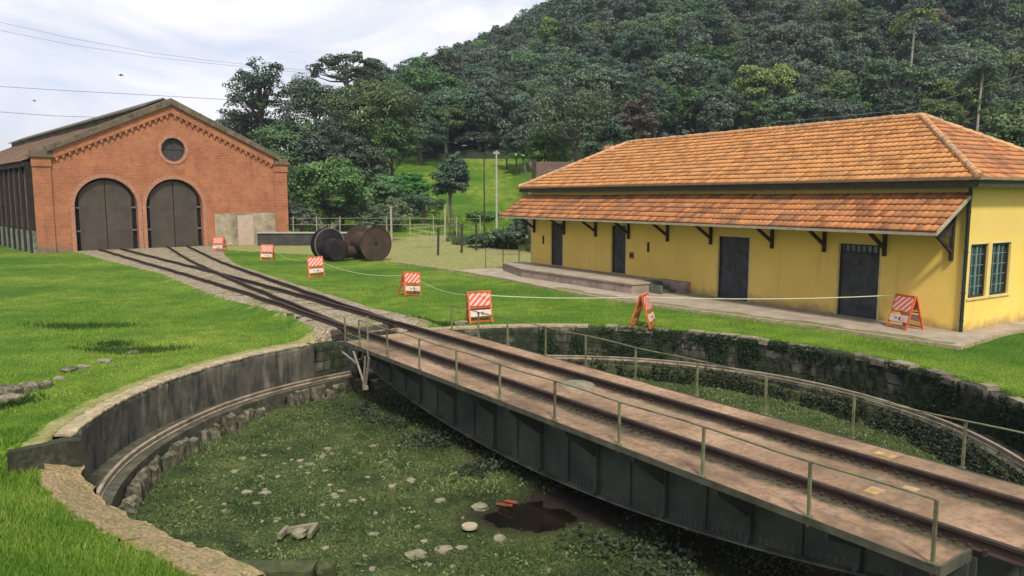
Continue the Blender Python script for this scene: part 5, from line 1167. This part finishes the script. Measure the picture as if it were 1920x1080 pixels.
palm(1692, 148, 30, 215, 'tall palm with a long pale trunk on the forested hill', 1, 5.2); palm(1822, 128, 128, 240, 'shorter palm near the right edge of the forest', 2, 4.6)

# the forest: one mesh per kind, copied tree by tree
kinds = []
KD = [((5.2, 5.2, 4.2), 46, 44, .26, Td, .55), ((4.4, 4.4, 5.2), 46, 44, .27, Td, .55), ((6.0, 6.0, 3.8), 52, 44, .22, Tm, .6), ((4.0, 4.0, 4.2), 38, 44, .30, Td, .5), ((5.0, 5.0, 3.6), 40, 44, .26, Tr, .4), ((4.6, 4.6, 4.6), 44, 44, .25, Tl, .5), ((5.6, 5.6, 4.6), 50, 44, .24, Tm, .55)]
FL = ['dense dark hill tree', 'tall dark hill tree', 'wide green hill tree', 'small round hill tree', 'brownish hill tree', 'yellowish hill tree', 'big green hill tree']
for k, (R3, nc, nl, cl, mt, fl) in enumerate(KD):
    P, N, h, cc = crown_pts(100 + k, R3, int(nc * 1.9), 125, cl * .80, flat=fl + .15, shell=.6); zc = 5.2; P = P + [0, 0, zc]
    o = leaf_mesh('forest_tree', P, .37, mt, seed=k, flat=.4, kind=None, normals=N, rndc=h)
    m = MB(); m.cur = 1; m.tube([(0, 0, -3), (0, 0, 3), (.3, 0, zc + 1)], [.35, .28, .12], 6)
    for i in range(0, len(cc), 5): m.tube([(0, 0, 3 + (i % 3)), tuple(Vector(cc[i]) + Vector((0, 0, zc)))], [.14, .05], 4)
    t2 = m.build('tmp', [mt, M['palebark']], fix=False)
    import bmesh as _b
    bm = _b.new(); bm.from_mesh(o.data); n0 = len(bm.faces); bm.from_mesh(t2.data); o.data.materials.append(M['palebark'])
    bm.faces.ensure_lookup_table()
    for f_ in bm.faces[n0:]: f_.material_index = 1
    bm.to_mesh(o.data); bm.free(); bpy.data.objects.remove(t2); kinds.append(o)
used = [False] * len(kinds); cnt = 0; rf = random.Random(12); placed = []
y = 131.0; rowi = 0
cands = []
while y < 350:
    sp = 7.2 + (y - 130) * .022; x = -60 - (y - 130) * .15 + (rowi % 2) * sp / 2
    while x < .78 * y:
        px = 960 + 1430 * x / y; xx_ = x + rf.uniform(-2.3, 2.3); yy_ = y + rf.uniform(-2.3, 2.3); zg = float(hill(xx_, yy_)); el = (zg + 3 - 4.35) / yy_
        if 470 < px < 1990 and el < (.34 if px < 1060 else .262) and not (px < 720 and el < .11): cands.append((xx_, yy_, zg, px, el))
        x += sp
    y += sp * .82; rowi += 1
# only those a low crown row in front does not hide completely
print('forest candidates', len(cands))
vis = [c for c in cands if not (c[3] > 1010 and 371 - c[4] * 1440 > (300 if c[3] < 1180 else 262)) and not (c[3] < 1010 and 371 - c[4] * 1440 > 330)]
print('forest visible', len(vis))
vis = sorted(vis, key=lambda c: c[1]); rest = vis[300:]; vis = vis[:300]
lst = []
for (x, y, zg, px, el) in vis:
    k = rf.choices(range(7), [5, 5, 4, 5, .9, 1.0, 3])[0]
    if used[k]: o = kinds[k].copy(); col.objects.link(o)
    else: o = kinds[k]; used[k] = True
    s_ = rf.uniform(.82, 1.28) * (1 + (y - 130) * .0012); o.location = (x, y, zg - 1.2); o.rotation_euler = (0, 0, rf.uniform(0, 6.28)); o.scale = (s_ * rf.uniform(.9, 1.1), s_, s_ * rf.uniform(.85, 1.2))
    py_ = 371 - (zg + 6 - 4.35) / y * 1440
    zone = 'left of the station roof' if px < 1000 else 'above the left end of the station roof' if px < 1250 else 'above the middle of the station roof' if px < 1500 else 'left of the tall palm' if px < 1690 else 'between the two palms' if px < 1820 else 'at the right edge of the hill'
    lev = 'high up' if py_ < 90 else 'half way up' if py_ < 180 else 'low down'
    tag(o, FL[k] + ', ' + lev + ', ' + zone, 'tree', 'trees of the forested hill')
for k, u_ in enumerate(used):
    if not u_: bpy.data.objects.remove(kinds[k])
if rest:
    A_, B_, H_ = [], [], []
    for q, (x, y, zg, px, el) in enumerate(rest):
        P, N, h, cc = crown_pts(500 + q, (6.0, 6.0, 5.6), 60, 26, .22, flat=.75); A_.append(P * rf.uniform(.85, 1.25) + [x, y, zg + 4.2]); B_.append(N); H_.append(h + rf.uniform(-.2, .2))
    leaf_mesh('far_forest', np.concatenate(A_), .95, Td, 'farthest dark tree crowns along the top of the hill', 'forest', 31, .4, normals=np.concatenate(B_), rndc=np.concatenate(H_))
# undergrowth between the crowns
n = 60000; x = rng.uniform(-75, 200, n); y = rng.uniform(127, 400, n); k_ = np.abs(x / y) < .72; x, y = x[k_], y[k_]; N = np.tile([0, -.5, 1.], (len(x), 1))
C = np.stack([x, y, hill(x, y) + rng.uniform(.2, 3.2, len(x))], 1); leaf_mesh('undergrowth', C, 1.1, Td, 'dark undergrowth between the trees of the hill', 'undergrowth', 12, .5, normals=N)

# tall weeds on the bank left of the station, and behind the fence
n = 16000; u_ = rng.uniform(0, 1, n); v_ = rng.uniform(0, 1, n); x = -6.2 + 9.4 * u_; y = 70 - 11.5 * u_ + v_ * 8; k_ = wav(x, y, 1.2, 90) + .8 * sm(.0, .4, v_) * sm(1, .5, v_) > .25; x, y = x[k_], y[k_]
blades('bank_weeds', x, y, hz(x, y), .45 + .5 * np.clip(wav(x, y, .9, 91), 0, 1), .10, M['pitblade'], .8, 'tall dark green weeds on the bank beside the station', 14)
n = 9000; x = rng.uniform(-26, 8, n); y = rng.uniform(84, 97, n); tree(815, 99, 345, 70, 'low leafy bush between the loose bush tree and the small dark tree', M['leaf_bush'], 60, name='shrub', n_cl=60, n_lf=80, size=.26, zb_frac=.02, group='shrubs by the fence') if False else None
blades('slope_brush', x, y, hz(x, y), .5, .14, M['blade'], .9, 'rough brush at the foot of the grass slope', 15)

# ------------------------------------------------------------ fence, posts, poles, wall, house, wires, birds
def at(px, d): return (px - 960) / 1440 * d
for (px, d, ty, w, mt, lb) in [(733, 70, 386, .16, 'timberpost', 'pale concrete fence post just right of the rusty drum'), (833, 70, 384, .15, 'timberpost', 'pale concrete fence post in front of the small dark tree'), (820, 58, 428, .16, 'darkpost', 'short dark timber post nearest the dry field'), (865, 61, 420, .18, 'darkpost', 'middle dark timber post on the weedy bank'), (893, 63, 418, .16, 'darkpost', 'right hand dark timber post on the weedy bank')]:
    x = at(px, d); z = float(hz(x, d)); zt1 = 4.35 + (371 - ty) / 1440 * d; m = MB(); m.box(-w / 2, w / 2, -w / 2, w / 2, -.3, zt1 - z, Matrix.Rotation(random.uniform(-.03, .03), 4, 'Y')); m.box(-w / 2 - .01, w / 2 + .01, -w / 2 - .01, w / 2 + .01, (zt1 - z) * .86, (zt1 - z) * .9)
    o = m.build('fence_post', M[mt]); o.location = (x, d, z); tag(o, lb, 'post', 'posts beyond the dry field')
rt = empty('fence', (at(541, 72), 72, 0), 0, 'long low fence of pale rails running from the shed to the dark bank', 'fence')
X0 = at(541, 72)
for zz in (409, 421):
    m = MB(); pts = []
    for px in range(541, 905, 40): x = at(px, 72); pts.append((x - X0, 0 + .2 * math.sin(px), 4.35 + (371 - zz - (px > 800) * 1) / 1440 * 72))
    m.tube(pts, .022, 6); m.build('rail', M['timberpost'], rt, fix=False)
for px in range(548, 905, 44): x = at(px, 72); m = MB(); m.box(x - X0 - .04, x - X0 + .04, -.04, .04, float(hz(x, 72)) - .2, 4.35 + (371 - 406) / 1440 * 72); m.build('post', M['timberpost'], rt)
g_ = empty('hurdle', (at(800, 66), 66, 0), 0, 'low pale timber hurdle leaning on the fence right of the drums', 'hurdle')
for a, b in (((-1.6, 1.75), (.9, 1.3)), ((-1.6, 1.3), (.9, .9)), ((-1.5, 1.75), (1.6, 1.95)), ((-.6, .4), (-.6, 1.6)), ((.4, .4), (.4, 1.4)), ((.0, .4), (.0, 1.5))):
    m = MB(); m.bar((a[0], 0, a[1] + .0), (b[0], .05, b[1]), .07, .05); m.build('bar', M['timberpost'], g_)
m = MB(); x0, x1 = at(541, 70), at(705, 70); m.box(x0 - 3, x1, 70, 70.4, -.2, 1.12); lw = m.build('low_wall', simple('dark_damp_wall', (.05, .05, .045), .9, .4, 1.5)); tag(lw, 'low dark wall with a white top edge behind the cable drums', 'wall')
m = MB(); m.box(x0 - 3, x1 + .1, 69.9, 70.5, 1.12, 1.24); o = m.build('wall_coping', M['whitepole'], lw)
def pole(px, d, ty, r, mt, lb, cross=True):
    x = at(px, d); z = float(hz(x, d)); h = 4.35 + (371 - ty) / 1440 * d - z; t = empty('utility_pole', (x, d, z), 0, lb, 'pole', 'poles beside the grass slope'); m = MB(); m.tube([(0, 0, -.4), (0, 0, h)], [r * 1.2, r * .85], 10); m.build('shaft', M[mt], t)
    m = MB(); m.box(-.35, .35, -.05, .05, h - .35, h - .25); m.tube([(.2, 0, h - .25), (.2, 0, h - .1)], .05, 6); m.tube([(-.2, 0, h - .25), (-.2, 0, h - .1)], .05, 6); m.build('crossarm', M[mt], t)
pole(931, 80, 283, .10, 'whitepole', 'pale concrete pole in front of the grass slope'); pole(908, 78, 292, .07, 'darkpost', 'thin dark pole left of the pale pole')
hs = empty('house', (2.2, 60, 0), R(8), 'small house with a dark tiled roof partly hidden behind the station', 'house')
m = MB(); m.box(0, 8, 0, 6, 0, 6.0); m.build('wall', simple('house_render', (.42, .30, .16), .85, .2, 2), hs)
slope('roof', (-.5, -.5, 6.0), (1, 0, 0), (0, .94, .342), 3.75, lambda v: 0, lambda v: 9.0, mk_tile('dark_house_tiles', (.09, .06, .045), (.06, .045, .035), (.05, .05, .035), (.45, .7)), hs, seed=21)
m = MB(); m.box(5.2, 6.4, .3, 1.2, 6.6, 8.45); m.build('chimney', simple('pink_brick_chimney', (.42, .20, .12), .85, .2, 3), hs); m = MB(); m.box(-.7, -.4, -.5, -.3, 0, 7.3); m.build('corner_post', M['darkpost'], hs)
def wire(pts, r, label):
    m = MB(); m.tube(pts, r, 5); tag(m.build('power_line', M['wire'], fix=False), label, 'wire', 'overhead wires')
def sky_pts(l, d): return [((px - 960) / 1440 * d, d, 4.35 + (371 - py) / 1440 * d * 1.0) for px, py in l]
wire(sky_pts([(-120, 160), (0, 166), (150, 175), (300, 183), (440, 191), (520, 194)], 120), .035, 'dark wire crossing the sky just above the shed ridge')
wire(sky_pts([(-120, 22), (0, 47), (150, 80), (300, 107), (400, 120), (700, 150)], 160), .03, 'upper thin wire of the pair high above the shed')
wire(sky_pts([(-120, 38), (0, 62), (150, 92), (300, 114), (400, 125), (700, 154)], 160), .03, 'lower thin wire of the pair high above the shed')
wire(sky_pts([(-120, 204), (0, 212), (110, 220), (230, 224)], 120), .035, 'faint wire low in the sky left of the shed gable')
wire(sky_pts([(1440, 232), (1560, 222), (1680, 210), (1740, 196), (1920, 140)], 75), .022, 'thin wire running behind the station ridge up to the right')
def bird(px, py, d, lb):
    t = empty('bird', sky_pts([(px, py)], d)[0], R(30), lb, 'bird', 'birds in the sky'); m = MB(); m.tube([(-.25, 0, 0), (-.1, 0, .02), (.15, 0, .02), (.28, 0, .03)], [.03, .08, .07, .02], 8); m.build('body', M['wire'], t, fix=False)
    m = MB(); m.quad((-.1, 0, .03), (.1, 0, .03), (.05, .5, .12), (-.1, .45, .1)); m.quad((-.1, 0, .03), (.1, 0, .03), (.05, -.5, .12), (-.1, -.45, .1)); m.build('wings', M['wire'], t, fix=False)
bird(240, 147, 90, 'small dark bird flying above the shed ridge'); bird(77, 193, 120, 'tiny bird flying low in the sky at far left')

# ------------------------------------------------------------ the damp air between here and the hill
hm = bpy.data.materials.new('air'); hm.use_nodes = True; ht = hm.node_tree; ht.nodes.clear(); ho = ht.nodes.new('ShaderNodeOutputMaterial'); hv = ht.nodes.new('ShaderNodeVolumePrincipled')
hv.inputs['Density'].default_value = .00022; hv.inputs['Color'].default_value = (.74, .86, 1, 1); ht.links.new(hv.outputs[0], ho.inputs['Volume'])
m = MB(); m.box(-800, 800, -790, 810, -12, 200); hz_o = m.build('haze', hm); tag(hz_o, 'thin bluish haze in front of the forested hill', 'haze', kind='stuff')
